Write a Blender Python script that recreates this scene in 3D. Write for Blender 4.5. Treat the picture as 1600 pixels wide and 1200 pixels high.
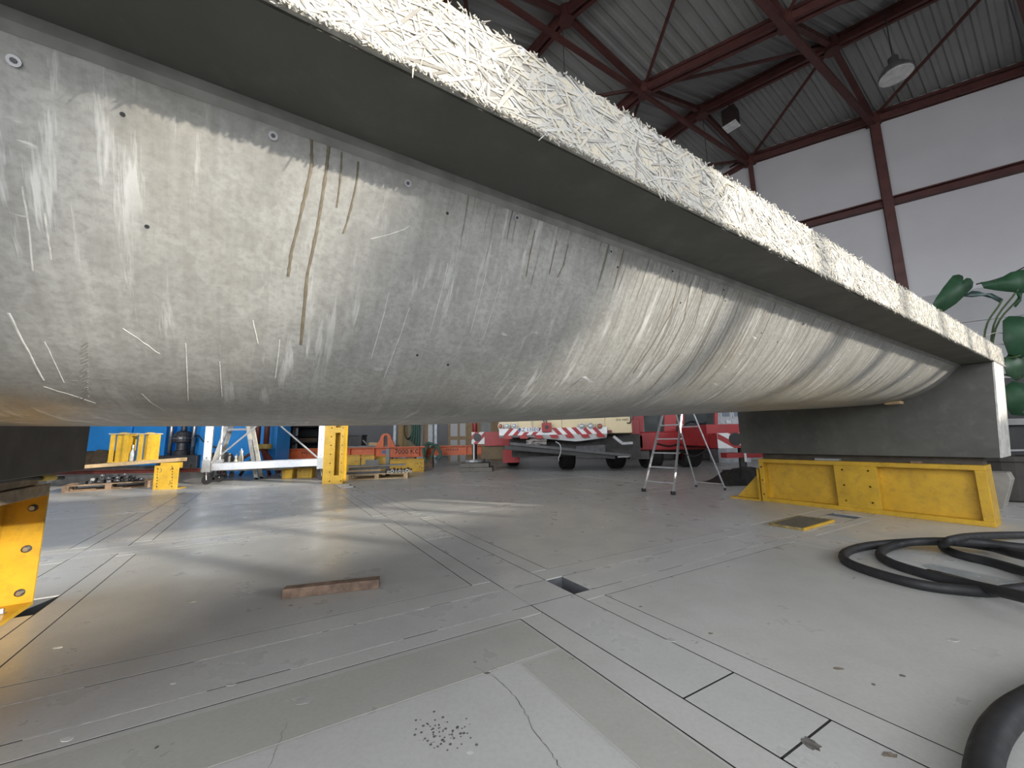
import bpy, bmesh, math, random
from mathutils import Vector, Matrix, noise as mnoise
random.seed(11)
for _o in list(bpy.data.objects): bpy.data.objects.remove(_o)
S = bpy.context.scene
COL = S.collection
PI = math.pi

# ------------------------------------------------------------------ camera
CAM_H = 0.92
FPX = 600.0
_p, _r = math.radians(8.2), math.radians(1.1)
FWD = Vector((0, math.cos(_p), math.sin(_p)))
_r0 = Vector((1, 0, 0)); _u0 = _r0.cross(FWD)
RGT = math.cos(_r)*_r0 - math.sin(_r)*_u0
UPV = math.cos(_r)*_u0 + math.sin(_r)*_r0
CAMP = Vector((0, 0, CAM_H))
cam = bpy.data.cameras.new('camera'); camo = bpy.data.objects.new('camera', cam); COL.objects.link(camo)
cam.sensor_width = 36; cam.sensor_fit = 'HORIZONTAL'; cam.lens = FPX/1600*36
cam.clip_start = 0.02; cam.clip_end = 300
camo.matrix_world = Matrix(((RGT.x, UPV.x, -FWD.x, 0), (RGT.y, UPV.y, -FWD.y, 0), (RGT.z, UPV.z, -FWD.z, CAM_H), (0, 0, 0, 1)))
S.camera = camo

# ------------------------------------------------------------------ light
S.view_settings.view_transform = 'Standard'; S.view_settings.look = 'None'; S.view_settings.gamma = 1
S.view_settings.use_curve_mapping = False
S.view_settings.exposure = 0.08
world = bpy.data.worlds.new('sky'); S.world = world; world.use_nodes = True
_bg = world.node_tree.nodes['Background']; _bg.inputs[0].default_value = (0.92, 0.955, 1.0, 1); _bg.inputs[1].default_value = 7.0
SUN_H, SUN_E = math.radians(-66), math.radians(12)
sun = bpy.data.lights.new('sun_offscreen', 'SUN'); sun.energy = 5.8; sun.angle = math.radians(0.8); sun.color = (1.0, 0.93, 0.80)
suno = bpy.data.objects.new('sun_offscreen', sun); COL.objects.link(suno)
_sd = Vector((math.sin(SUN_H)*math.cos(SUN_E), math.cos(SUN_H)*math.cos(SUN_E), -math.sin(SUN_E)))
suno.rotation_euler = _sd.to_track_quat('-Z', 'Y').to_euler(); suno.location = (20, -8, 12)
S.cycles.max_bounces = 8; S.cycles.diffuse_bounces = 5; S.cycles.glossy_bounces = 3
S.cycles.use_denoising = True
S.cycles.sample_clamp_indirect = 6.0
S.cycles.caustics_reflective = False; S.cycles.caustics_refractive = False

# ------------------------------------------------------------------ picking helpers (measured places -> points in the hall)
def ray(x, y): return FWD + RGT*((x-800)/FPX) - UPV*((y-600)/FPX)
def F(x, y, z=0.0):
    d = ray(x, y); return CAMP + d*((z-CAM_H)/d.z)
def OY(x, y, Y):
    d = ray(x, y); return CAMP + d*(Y/d.y)
HB = math.radians(57.7); ROT_B = math.radians(32.3)          # long axis of the beam
BU = Vector((math.sin(HB), math.cos(HB), 0)); BV = Vector((-math.cos(HB), math.sin(HB), 0))
def toB(p): return Vector((p.dot(BU), p.dot(BV), p.z))
ROT_R = math.radians(-35)                                     # walls of the hall
RX_ = Vector((math.cos(ROT_R), math.sin(ROT_R), 0)); RY_ = Vector((-math.sin(ROT_R), math.cos(ROT_R), 0))
def toR(p): return Vector((p.dot(RX_), p.dot(RY_), p.z))
def XZ(x0, y0, x1, y1, Y):
    a = OY(x0, y0, Y); b = OY(x1, y1, Y)
    return min(a.x, b.x), max(a.x, b.x), min(a.z, b.z), max(a.z, b.z)

# ------------------------------------------------------------------ materials
def _n(nt, t, **k):
    n = nt.nodes.new(t)
    for a, b in k.items():
        if a.startswith('i_'): n.inputs[int(a[2:])].default_value = b
        else: setattr(n, a, b)
    return n
def _mixc(nt, fac, a, b, mode='MIX'):
    m = nt.nodes.new('ShaderNodeMix'); m.data_type = 'RGBA'; m.blend_type = mode
    L = nt.links
    for sock, v in ((m.inputs[0], fac), (m.inputs[6], a), (m.inputs[7], b)):
        if hasattr(v, 'links'): L.new(v, sock)
        elif isinstance(v, (int, float)): sock.default_value = v
        else: sock.default_value = (v[0], v[1], v[2], 1)
    return m.outputs[2]
def _math(nt, op, a, b=None, clamp=False):
    m = nt.nodes.new('ShaderNodeMath'); m.operation = op; m.use_clamp = clamp
    for i, v in enumerate((a, b)):
        if v is None: continue
        if hasattr(v, 'links'): nt.links.new(v, m.inputs[i])
        else: m.inputs[i].default_value = v
    return m.outputs[0]
def _ramp(nt, fac, stops):
    r = nt.nodes.new('ShaderNodeValToRGB'); e = r.color_ramp.elements
    while len(e) < len(stops): e.new(0.5)
    for i, (p, c) in enumerate(stops):
        e[i].position = p; c = (c, c, c) if isinstance(c, (int, float)) else c
        e[i].color = (c[0], c[1], c[2], 1)
    nt.links.new(fac, r.inputs[0]); return r.outputs[0]
def _noise(nt, vec, scale, detail=4, rough=0.55):
    n = _n(nt, 'ShaderNodeTexNoise'); n.inputs['Scale'].default_value = scale
    n.inputs['Detail'].default_value = detail; n.inputs['Roughness'].default_value = rough
    if vec is not None: nt.links.new(vec, n.inputs['Vector'])
    return n.outputs['Fac']
def _mapv(nt, vec, scale, loc=(0, 0, 0), rot=(0, 0, 0)):
    m = _n(nt, 'ShaderNodeMapping'); m.inputs['Scale'].default_value = scale
    m.inputs['Location'].default_value = loc; m.inputs['Rotation'].default_value = rot
    nt.links.new(vec, m.inputs['Vector']); return m.outputs[0]
def newmat(name):
    m = bpy.data.materials.new(name); m.use_nodes = True
    return m, m.node_tree, m.node_tree.nodes['Principled BSDF']
MATS = {}
def mat(name, col, rough=0.5, metal=0.0, var=0.25, scale=6.0, bump=0.0, dirt=None, dirt_amt=0.0, spec=0.5):
    if name in MATS: return MATS[name]
    m, nt, b = newmat(name); L = nt.links
    tc = _n(nt, 'ShaderNodeTexCoord').outputs['Object']
    f = _noise(nt, tc, scale, 5)
    dark = tuple(c*(1-var) for c in col); light = tuple(min(1, c*(1+var*0.6)) for c in col)
    c = _ramp(nt, f, [(0.3, dark), (0.7, light)])
    if dirt:
        g = _ramp(nt, _noise(nt, tc, scale*2.7, 6, 0.7), [(0.5, 0.0), (0.72, 1.0)])
        c = _mixc(nt, _math(nt, 'MULTIPLY', g, dirt_amt), c, dirt)
    L.new(c, b.inputs['Base Color'])
    r = _ramp(nt, _noise(nt, tc, scale*1.7, 3), [(0.3, max(0.03, rough-0.08)), (0.7, min(1, rough+0.1))])
    L.new(r, b.inputs['Roughness']); b.inputs['Metallic'].default_value = metal
    b.inputs['Specular IOR Level'].default_value = spec
    if bump:
        bn = _n(nt, 'ShaderNodeBump'); bn.inputs['Strength'].default_value = bump; bn.inputs['Distance'].default_value = 0.01
        L.new(_noise(nt, tc, scale*6, 4), bn.inputs['Height']); L.new(bn.outputs[0], b.inputs['Normal'])
    MATS[name] = m; return m

# ------------------------------------------------------------------ mesh builder
OFF = {}
class MB:
    def __init__(s): s.bm = bmesh.new()
    def box(s, x0, x1, y0, y1, z0, z1, M=None):
        vs = [s.bm.verts.new(M @ Vector(c) if M else c) for c in
              ((x0,y0,z0),(x1,y0,z0),(x1,y1,z0),(x0,y1,z0),(x0,y0,z1),(x1,y0,z1),(x1,y1,z1),(x0,y1,z1))]
        for f in ((3,2,1,0),(4,5,6,7),(0,1,5,4),(1,2,6,5),(2,3,7,6),(3,0,4,7)): s.bm.faces.new([vs[i] for i in f])
        return s
    def prism(s, poly, plane, d0, d1):
        def P(a, b, d): return {'xz': (a, d, b), 'xy': (a, b, d), 'yz': (d, a, b)}[plane]
        A = [s.bm.verts.new(P(a, b, d0)) for a, b in poly]; B = [s.bm.verts.new(P(a, b, d1)) for a, b in poly]
        n = len(poly); s.bm.faces.new(A); s.bm.faces.new(B[::-1])
        for i in range(n): s.bm.faces.new((A[i], B[i], B[(i+1) % n], A[(i+1) % n]))
        return s
    def ring(s, c, ax, r, n, ph=0):
        ax = ax.normalized(); t = Vector((0, 0, 1)) if abs(ax.z) < 0.9 else Vector((1, 0, 0))
        e1 = ax.cross(t).normalized(); e2 = ax.cross(e1)
        return [s.bm.verts.new(c + e1*(r*math.cos(2*PI*i/n+ph)) + e2*(r*math.sin(2*PI*i/n+ph))) for i in range(n)]
    def cyl(s, p0, p1, r, r2=None, n=12):
        p0, p1 = Vector(p0), Vector(p1); ax = p1-p0
        A = s.ring(p0, ax, r, n); B = s.ring(p1, ax, r if r2 is None else r2, n)
        for i in range(n): s.bm.faces.new((A[i], A[(i+1) % n], B[(i+1) % n], B[i]))
        s.bm.faces.new(A[::-1]); s.bm.faces.new(B); return s
    def tube(s, pts, r, n=8, closed=False, r_end=None):
        pts = [Vector(p) for p in pts]; m = len(pts); rings = []; e1 = None
        for i, p in enumerate(pts):
            a = pts[(i-1) % m] if (closed or i > 0) else p; b = pts[(i+1) % m] if (closed or i < m-1) else p
            ax = (b-a).normalized()
            if e1 is None:
                t = Vector((0, 0, 1)) if abs(ax.z) < 0.9 else Vector((1, 0, 0)); e1 = ax.cross(t).normalized()
            else: e1 = (e1 - ax*e1.dot(ax)).normalized()
            e2 = ax.cross(e1); rr = r if r_end is None else r+(r_end-r)*i/(m-1)
            rings.append([s.bm.verts.new(p + e1*(rr*math.cos(2*PI*k/n)) + e2*(rr*math.sin(2*PI*k/n))) for k in range(n)])
        for i in range(m if closed else m-1):
            A, B = rings[i], rings[(i+1) % m]
            for k in range(n): s.bm.faces.new((A[k], A[(k+1) % n], B[(k+1) % n], B[k]))
        if not closed: s.bm.faces.new(rings[0][::-1]); s.bm.faces.new(rings[-1])
        return s
    def bar(s, p0, p1, w, h, up=(0, 0, 1)):
        p0, p1 = Vector(p0), Vector(p1); ax = (p1-p0); L = ax.length; ax.normalize()
        u = Vector(up); sd = ax.cross(u)
        if sd.length < 1e-4: sd = ax.cross(Vector((1, 0, 0)))
        sd.normalize(); u = sd.cross(ax)
        M = Matrix(((ax.x, sd.x, u.x, p0.x), (ax.y, sd.y, u.y, p0.y), (ax.z, sd.z, u.z, p0.z), (0, 0, 0, 1)))
        return s.box(0, L, -w/2, w/2, -h/2, h/2, M)
    def lathe(s, prof, c, n=16):
        c = Vector(c); rings = [[s.bm.verts.new(c + Vector((r*math.cos(2*PI*k/n), r*math.sin(2*PI*k/n), z))) for k in range(n)] for r, z in prof]
        for A, B in zip(rings, rings[1:]):
            for k in range(n): s.bm.faces.new((A[k], A[(k+1) % n], B[(k+1) % n], B[k]))
        s.bm.faces.new(rings[0][::-1]); s.bm.faces.new(rings[-1]); return s
    def quads(s, vs, fs):
        V = [s.bm.verts.new(v) for v in vs]
        for f in fs: s.bm.faces.new([V[i] for i in f])
        return s
    def build(s, name, m, parent=None, bevel=0.0, smooth=False, kind=None, label=None, off=None, seg=1):
        if bevel > 0:
            bmesh.ops.recalc_face_normals(s.bm, faces=s.bm.faces)
            es = [e for e in s.bm.edges if len(e.link_faces) == 2 and e.calc_face_angle(0) > 0.6]
            bmesh.ops.bevel(s.bm, geom=es, offset=bevel, segments=seg, affect='EDGES', clamp_overlap=True)
        bmesh.ops.recalc_face_normals(s.bm, faces=s.bm.faces)
        me = bpy.data.meshes.new(name); o = None
        root = parent
        if parent is not None:
            o0 = OFF.get(parent.name, Vector())
        else: o0 = Vector(off) if off is not None else Vector()
        if o0.length > 0: bmesh.ops.translate(s.bm, verts=s.bm.verts, vec=-o0)
        s.bm.to_mesh(me); s.bm.free()
        if smooth:
            for p in me.polygons: p.use_smooth = True
        me.materials.append(m)
        o = bpy.data.objects.new(name, me); COL.objects.link(o)
        if parent is not None: o.parent = parent; OFF[o.name] = o0
        if kind: o['kind'] = kind
        if label: o['label'] = label
        return o
def thing(name, label, cat, base, rot=0.0, group=None):
    o = bpy.data.objects.new(name, None); COL.objects.link(o); o.empty_display_size = 0.1
    b = Vector(base); o.location = Matrix.Rotation(rot, 3, 'Z') @ b; o.rotation_euler = (0, 0, rot)
    o['label'] = label; o['category'] = cat
    if group: o['group'] = group
    OFF[o.name] = b; return o
def solo(mb, name, m, label, cat, base, rot=0.0, group=None, **k):   # a thing that is one mesh
    o = mb.build(name, m, None, off=base, **k)
    o.location = Matrix.Rotation(rot, 3, 'Z') @ Vector(base); o.rotation_euler = (0, 0, rot)
    o['label'] = label; o['category'] = cat
    if group: o['group'] = group
    return o
def struct(mb, name, m, base=(0, 0, 0), rot=0.0, **k):
    o = mb.build(name, m, None, off=base, **k); o.location = Matrix.Rotation(rot, 3, 'Z') @ Vector(base); o.rotation_euler = (0, 0, rot)
    o['kind'] = 'structure'; OFF[o.name] = Vector(base); return o
def copy_tree(o, parent=None):
    c = o.copy(); COL.objects.link(c); c.parent = parent
    for ch in list(o.children): copy_tree(ch, c)
    return c
def text_part(txt, size, M, m, parent, name='lettering', depth=0.0015, spacing=1.0):
    cu = bpy.data.curves.new('lettering', 'FONT'); cu.body = txt; cu.size = size; cu.extrude = depth
    cu.align_x = 'CENTER'; cu.align_y = 'CENTER'; cu.space_character = spacing; cu.resolution_u = 2; cu.offset = size*0.012
    t = bpy.data.objects.new('tmp_text', cu); COL.objects.link(t)
    bpy.context.view_layer.update()
    me = bpy.data.meshes.new_from_object(t.evaluated_get(bpy.context.evaluated_depsgraph_get()))
    bpy.data.objects.remove(t); bpy.data.curves.remove(cu)
    me.name = name; me.materials.clear(); me.materials.append(m)
    off = OFF.get(parent.name, Vector())
    me.transform(Matrix.Translation(-off) @ M)
    o = bpy.data.objects.new(name, me); COL.objects.link(o); o.parent = parent; OFF[o.name] = off
    return o
def face_south(x, y, z):   # text lying in the xz plane, readable from -y
    return Matrix.Translation((x, y, z)) @ Matrix.Rotation(PI/2, 4, 'X')
def spline(pts, per=8, closed=False):
    P = [Vector(p) for p in pts]; out = []; n = len(P)
    rng = range(n if closed else n-1)
    for i in rng:
        p1, p2 = P[i], P[(i+1) % n]
        p0 = P[(i-1) % n] if (closed or i > 0) else p1*2-p2
        p3 = P[(i+2) % n] if (closed or i+2 < n) else p2*2-p1
        for k in range(per):
            t = k/per
            out.append(0.5*((2*p1)+(p2-p0)*t+(2*p0-5*p1+4*p2-p3)*t*t+(3*p1-p0-3*p2+p3)*t**3))
    if not closed: out.append(P[-1])
    return out
# ------------------------------------------------------------------ shared materials
YEL = mat('yellow_paint', (0.60, 0.36, 0.03), 0.42, 0, 0.18, 5, 0.05, (0.16, 0.11, 0.05), 0.35)
YELO = YEL
STEEL = mat('bare_steel', (0.45, 0.45, 0.46), 0.32, 0.9, 0.2, 12)
DSTEEL = mat('dark_steel', (0.10, 0.10, 0.105), 0.45, 0.6, 0.3, 12)
ALU = mat('aluminium', (0.60, 0.61, 0.63), 0.36, 0.75, 0.1, 15)
ALUD = mat('dull_aluminium', (0.42, 0.43, 0.44), 0.45, 0.6, 0.15, 12)
RUB = mat('black_rubber', (0.018, 0.018, 0.02), 0.6, 0, 0.3, 14, 0.05)
ROOFRED = mat('red_brown_steel', (0.085, 0.027, 0.023), 0.55, 0, 0.25, 3)
PANEL = mat('wall_panel_white', (0.53, 0.52, 0.54), 0.55, 0, 0.06, 0.7)
PANELD = mat('wall_panel_grey', (0.36, 0.36, 0.37), 0.5, 0, 0.08, 0.7)
SHEET = mat('roof_sheet', (0.27, 0.27, 0.265), 0.5, 0.1, 0.1, 0.8)
RED = mat('red_paint', (0.33, 0.028, 0.032), 0.35, 0, 0.15, 3, 0, (0.1, 0.03, 0.025), 0.3)
DRED = RED
WHT = mat('white_paint', (0.72, 0.73, 0.74), 0.4, 0, 0.08, 6)
CREAM = mat('cream_paint', (0.62, 0.52, 0.33), 0.4, 0, 0.08, 3)
ORA = mat('orange_paint', (0.62, 0.13, 0.035), 0.45, 0, 0.2, 4, 0, (0.2, 0.07, 0.04), 0.5)
BLUE = mat('blue_paint', (0.03, 0.30, 0.78), 0.38, 0, 0.12, 2)
BLUED = BLUE
WOOD = mat('pale_timber', (0.50, 0.36, 0.20), 0.65, 0, 0.25, 7, 0.1)
WOODD = mat('weathered_timber', (0.21, 0.14, 0.09), 0.75, 0, 0.4, 9, 0.2)
GREYP = mat('grey_paint', (0.22, 0.22, 0.22), 0.5, 0, 0.15, 4)
BLK = mat('black_paint', (0.015, 0.015, 0.016), 0.4, 0, 0.2, 6)
GLASSD = mat('dark_window_glass', (0.045, 0.055, 0.055), 0.12, 0, 0.2, 2)
GREENROPE = mat('green_sling', (0.06, 0.13, 0.10), 0.85, 0, 0.35, 25)
BROWNST = mat('brown_primer_steel', (0.12, 0.03, 0.022), 0.5, 0, 0.25, 6)
INK = mat('black_ink', (0.015, 0.013, 0.012), 0.6, 0, 0.1, 5)
LEAF = mat('dark_leaf', (0.018, 0.055, 0.026), 0.5, 0, 0.35, 5, spec=0.2)
STEM = mat('leaf_stem', (0.05, 0.08, 0.03), 0.5, 0, 0.3, 10)

def floor_mat(name, c1, c2, rough):
    m, nt, b = newmat(name); L = nt.links
    pos = _n(nt, 'ShaderNodeNewGeometry').outputs['Position']
    big = _noise(nt, pos, 0.55, 4, 0.5); mid = _noise(nt, pos, 3.2, 5, 0.6); fine = _noise(nt, pos, 60, 3, 0.6)
    c = _ramp(nt, big, [(0.32, c1), (0.66, c2)])
    c = _mixc(nt, _ramp(nt, mid, [(0.45, 0.0), (0.75, 0.35)]), c, tuple(x*0.80 for x in c1))
    c = _mixc(nt, _ramp(nt, fine, [(0.4, 0.0), (0.7, 0.16)]), c, tuple(x*0.55 for x in c1))
    # dark scuffs and specks, light chips
    sc = _noise(nt, _mapv(nt, pos, (5, 1.6, 1), rot=(0, 0, 0.7)), 3.0, 6, 0.75)
    c = _mixc(nt, _ramp(nt, sc, [(0.66, 0.0), (0.80, 0.35)]), c, (0.2, 0.195, 0.18))
    v = _n(nt, 'ShaderNodeTexVoronoi'); v.inputs['Scale'].default_value = 3.3; L.new(pos, v.inputs['Vector'])
    sp = _math(nt, 'MULTIPLY', _ramp(nt, v.outputs['Distance'], [(0.035, 1.0), (0.06, 0.0)]), _ramp(nt, _noise(nt, pos, 40, 2), [(0.45, 0.0), (0.55, 1.0)]))
    c = _mixc(nt, _math(nt, 'MULTIPLY', sp, 0.75), c, (0.07, 0.06, 0.05))
    v2 = _n(nt, 'ShaderNodeTexVoronoi'); v2.inputs['Scale'].default_value = 5.1; L.new(_mapv(nt, pos, (1, 1, 1), (3.3, 7.1, 0)), v2.inputs['Vector'])
    c = _mixc(nt, _ramp(nt, v2.outputs['Distance'], [(0.02, 0.5), (0.035, 0.0)]), c, (0.62, 0.62, 0.6))
    L.new(c, b.inputs['Base Color'])
    r = _ramp(nt, mid, [(0.3, rough), (0.7, rough+0.2)])
    L.new(r, b.inputs['Roughness']); b.inputs['Specular IOR Level'].default_value = 0.5
    bn = _n(nt, 'ShaderNodeBump'); bn.inputs['Strength'].default_value = 0.12; bn.inputs['Distance'].default_value = 0.004
    L.new(_noise(nt, pos, 25, 5), bn.inputs['Height']); L.new(bn.outputs[0], b.inputs['Normal'])
    return m
FLO = floor_mat('floor_concrete', (0.50, 0.497, 0.472), (0.585, 0.58, 0.555), 0.24)
FLOB = floor_mat('floor_border_concrete', (0.525, 0.522, 0.50), (0.60, 0.597, 0.575), 0.27)
FLOP = floor_mat('floor_plate', (0.53, 0.527, 0.515), (0.59, 0.588, 0.575), 0.22)
FLOL = floor_mat('floor_light_coat', (0.555, 0.553, 0.535), (0.61, 0.608, 0.59), 0.28)
FLOD = floor_mat('floor_worn_coat', (0.44, 0.435, 0.40), (0.51, 0.505, 0.47), 0.24)
JOINT = mat('pale_joint_filler', (0.54, 0.54, 0.52), 0.7, 0, 0.35, 30)
SUB = mat('grey_steel_channel', (0.12, 0.125, 0.135), 0.7)

# ------------------------------------------------------------------ the setting: floor of slabs and channel covers
HG = math.radians(60.8); GV = Vector((-math.cos(HG), math.sin(HG), 0))
_det = BU.x*GV.y - BU.y*GV.x
def SW(s, w, z=0.0):
    return Vector(((s*GV.y - w*BU.y)/_det, (BU.x*w - GV.x*s)/_det, z))
def toSW(p): return (p.dot(BU), p.dot(GV))
floor = struct(MB().box(-30, 34, -26, 38, -0.40, -0.18), 'floor', SUB)
def slab(s0, s1, w0, w1, m, name='floor_slab', g=0.004, top=0.0, bot=-0.18, bev=0.0):
    mb = MB(); q = [SW(s0+g, w0+g), SW(s1-g, w0+g), SW(s1-g, w1-g), SW(s0+g, w1-g)]
    mb.prism([(p.x, p.y) for p in q], 'xy', bot, top)
    return mb.build(name, m, floor, bevel=bev)
MS, MW = 2.65, 2.80
AS = lambda k: (1.30+MS*k, 1.60+MS*k)
BW = lambda j: (1.97+MW*j, 2.25+MW*j)
KS, JS = range(-3, 5), range(-2, 5)
for k in KS:
    for j in JS:
        a0, a1 = AS(k)[1], AS(k+1)[0]; b0, b1 = BW(j)[1], BW(j+1)[0]
        if -2 <= k <= 1 and j <= 1:
            t = 0.14
            slab(a0, a1, b0, b0+t+0.03, FLOB, 'slab_border'); slab(a0, a1, b1-t+0.03, b1, FLOB, 'slab_border')
            slab(a0, a0+t, b0+t+0.03, b1-t+0.03, FLOB, 'slab_border'); slab(a1-t, a1, b0+t+0.03, b1-t+0.03, FLOB, 'slab_border')
            slab(a0+t, a1-t, b0+t+0.03, b1-t+0.03, FLO)
        else: slab(a0, a1, b0, b1, FLO)
PITS_A = {-1: (3.33, 3.66)}
for k in list(KS)+[5]:
    s0, s1 = AS(k)
    for j in JS:
        w0, w1 = BW(j)[1], BW(j+1)[0]
        cuts = [w0, w1]
        if k == 0 and j == -1: cuts = [w0, 0.72, 1.03, w1]
        elif k == 1 and j == -1: cuts = [w0, 0.2, w1]
        elif k == -1 and j == 0:
            slab(s0, s1, w0, 3.33, FLOP, 'channel_cover'); slab(s0, s1, 3.66, w1, FLOP, 'channel_cover'); continue
        elif k == 0 and j == 2:
            for a, b in ((w0, 8.72), (8.98, 9.20), (9.45, w1)): slab(s0, s1, a, b, FLOP, 'channel_cover')
            continue
        elif j < 2: cuts = [w0, (w0+w1)/2+0.2, w1]
        for a, b in zip(cuts, cuts[1:]): slab(s0, s1, a, b, FLOP, 'channel_cover')
for j in list(JS)+[5]:
    w0, w1 = BW(j)
    for k in list(KS):
        a = AS(k)[0]; b = AS(k+1)[0]
        if j == 0 and k == 0:
            slab(a, 1.60, w0, w1, FLOP, 'channel_cover'); slab(1.735, b, w0, w1, FLOP, 'channel_cover')
        elif j == 1 and k == 0:
            slab(a, 1.62, w0, w1, FLOP, 'channel_cover'); slab(1.62, b, w0, w1, FLOP, 'channel_cover')
        elif j == 0 and k == 1:
            slab(a, 5.42, w0, w1, FLOP, 'channel_cover'); slab(5.62, b, w0, w1, FLOP, 'channel_cover')
        else: slab(a, b, w0, w1, FLOP, 'channel_cover')
SEAL = mat('dirty_joint_seal', (0.045, 0.043, 0.04), 0.9, 0, 0.3, 20, spec=0.1)
def seal_s(s, w0, w1, h=0.0048):                              # grimy joints along and across the channels
    q = [SW(s-h, w0), SW(s+h, w0), SW(s+h, w1), SW(s-h, w1)]; MB().prism([(p.x, p.y) for p in q], 'xy', -0.05, -0.0008).build('joint_seal', SEAL, floor)
def seal_w(w, s0, s1, h=0.0048):
    q = [SW(s0, w-h), SW(s1, w-h), SW(s1, w+h), SW(s0, w+h)]; MB().prism([(p.x, p.y) for p in q], 'xy', -0.05, -0.0008).build('joint_seal', SEAL, floor)
for k in (-1, 0, 1):
    for j in (-1, 0, 1, 2):
        w0, w1 = BW(j)[1], BW(j+1)[0]
        for s in AS(k): seal_s(s, w0, w1, 0.0055 if s == AS(k)[0] else 0.0042)
        if j <= 1:
            seal_s(AS(k)[0]-0.14, w0+0.17, w1-0.11, 0.0035); seal_s(AS(k)[1]+0.14, w0+0.17, w1-0.11, 0.0035)
            seal_w(w0+0.17, AS(k-1)[1]+0.14, AS(k)[0]-0.14, 0.0035); seal_w(w1-0.11, AS(k-1)[1]+0.14, AS(k)[0]-0.14, 0.0035)
for s, w in ((0, 1.03), (0, 0.72)): seal_w(w, 1.30, 1.60, 0.0055)
for j in (-1, 0, 1):
    for w in BW(j): seal_w(w, -4.0, 1.59); seal_w(w, 1.74, 7.4)
for j in (-1, 0, 1):                                           # pale filler worn out of the long joints
    for w in BW(j):
        mb = MB()
        s = -4.2
        while s < 7.5:
            e = s + random.uniform(0.1, 0.5); d = 0.0015+random.random()*0.003
            if not (1.55 < e and s < 1.78):
                q = [SW(s, w-d), SW(e, w-d*0.6), SW(e, w+d), SW(s, w+d*0.7)]
                mb.prism([(p.x, p.y) for p in q], 'xy', -0.03, 0.0006)
            s = e + random.uniform(0.0, 0.4)
        mb.build('joint_filler', JOINT, floor, kind='stuff')
for s0, s1, w0, w1 in ((-1.35, -1.05, 3.33, 3.66), (1.60, 1.735, 1.97, 2.25), (5.42, 5.62, 1.97, 2.25)):   # steel-lined pits in the channels
    for a, b, c, d in ((s0, s0+0.006, w0, w1), (s1-0.006, s1, w0, w1), (s0, s1, w0, w0+0.006), (s0, s1, w1-0.006, w1)): slab(a, b, c, d, SUB, 'pit_liner', 0.0, -0.006, -0.18, 0)
# coats of the near slabs, a little thicker than the concrete beside them
q = [SW(-4.2, 1.52), SW(0.93, 1.52), SW(0.93, -0.8), SW(-4.2, -0.8)]
slab(-1.20, 0.93, -0.66, 1.52, FLOL, 'floor_coat', 0, 0.0012, -0.01, 0)
slab(-1.20, 1.155, 1.52, 1.835, FLOD, 'floor_coat', 0.01, 0.0008, -0.01, 0)
slab(0.93, 1.155, -0.66, 1.52, FLOD, 'floor_coat', 0.01, 0.0008, -0.01, 0)
def blot(px, py, r, m, name='floor_stain', sq=1.0, seed=0):
    rr = random.Random(seed); c = F(px, py); n = 14
    MB().prism([(c.x+r*(0.6+0.5*rr.random())*math.cos(2*PI*k/n), c.y+r*sq*(0.6+0.5*rr.random())*math.sin(2*PI*k/n)) for k in range(n)], 'xy', -0.002, 0.0016).build(name, m, floor)
STN = mat('dark_floor_stain', (0.16, 0.15, 0.14), 0.6, 0, 0.5, 60); STB = mat('brown_floor_stain', (0.26, 0.22, 0.18), 0.6, 0, 0.5, 60); STL = mat('faint_floor_stain', (0.47, 0.468, 0.45), 0.45, 0, 0.2, 30); STW = mat('pale_floor_fleck', (0.75, 0.75, 0.73), 0.6)
for i, (px, py, r, m, sq) in enumerate(((762, 1052, 0.012, STN, .6), (742, 1035, 0.008, STN, .6), (1390, 1180, 0.022, STB, .6), (1268, 1163, 0.024, STN, 1.3), (1410, 1056, 0.012, STN, .7), (1365, 1070, 0.007, STN, 1), (1310, 1045, 0.022, STB, .5), (1001, 948, 0.012, STN, .6), (245, 1168, 0.007, STN, 1), (735, 1177, 0.012, STW, .6), (105, 1155, 0.02, STW, .6), (90, 1012, 0.02, STW, .5), (270, 1068, 0.012, STW, .6), (475, 1092, 0.045, STL, .7), (1050, 1000, 0.03, STL, .6), (1110, 990, 0.012, STB, .7), (1490, 1000, 0.03, STL, .6), (360, 1070, 0.02, STL, .5), (300, 940, 0.03, STL, .5))):
    blot(px, py, r, m, 'floor_stain', sq, i)
mb = MB(); rr = random.Random(12)
for _ in range(70):
    px, py = rr.gauss(690, 22), rr.gauss(1142, 14); c = F(px, py); r = rr.uniform(0.0012, 0.0055)
    mb.prism([(c.x+r*math.cos(2*PI*k/6), c.y+r*math.sin(2*PI*k/6)) for k in range(6)], 'xy', -0.002, 0.0018)
mb.build('paint_specks', STN, floor, kind='stuff')
for pts in ([(742, 1042), (775, 1062), (800, 1085), (818, 1110), (835, 1145), (858, 1175), (880, 1205)], [(450, 1130), (435, 1160), (420, 1200)]):
    P = spline([F(*p) for p in pts], 6); mb = MB(); rr = random.Random(3); vs = []
    for k, p in enumerate(P):
        j = rr.uniform(-0.004, 0.004); w = rr.uniform(0.0006, 0.0018)*(0.5 if len(pts) < 5 else 1); vs += [(p.x+j-w, p.y+j, 0.0017), (p.x+j+w, p.y+j, 0.0017)]
    mb.quads(vs, [(2*k, 2*k+1, 2*k+3, 2*k+2) for k in range(len(P)-1)]).build('floor_crack', STN, floor)
# outer paving beyond the slabs that show
lo_s, hi_s = AS(-3)[0], AS(5)[1]; lo_w, hi_w = BW(-2)[0]+0.28, BW(5)[1]
for nm, (a, b, c, d) in enumerate(((-24, lo_s, -16, 30), (hi_s, 30, -16, 30), (lo_s, hi_s, -16, lo_w), (lo_s, hi_s, hi_w, 30))):
    slab(a, b, c, d, FLO, 'outer_paving')

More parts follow.
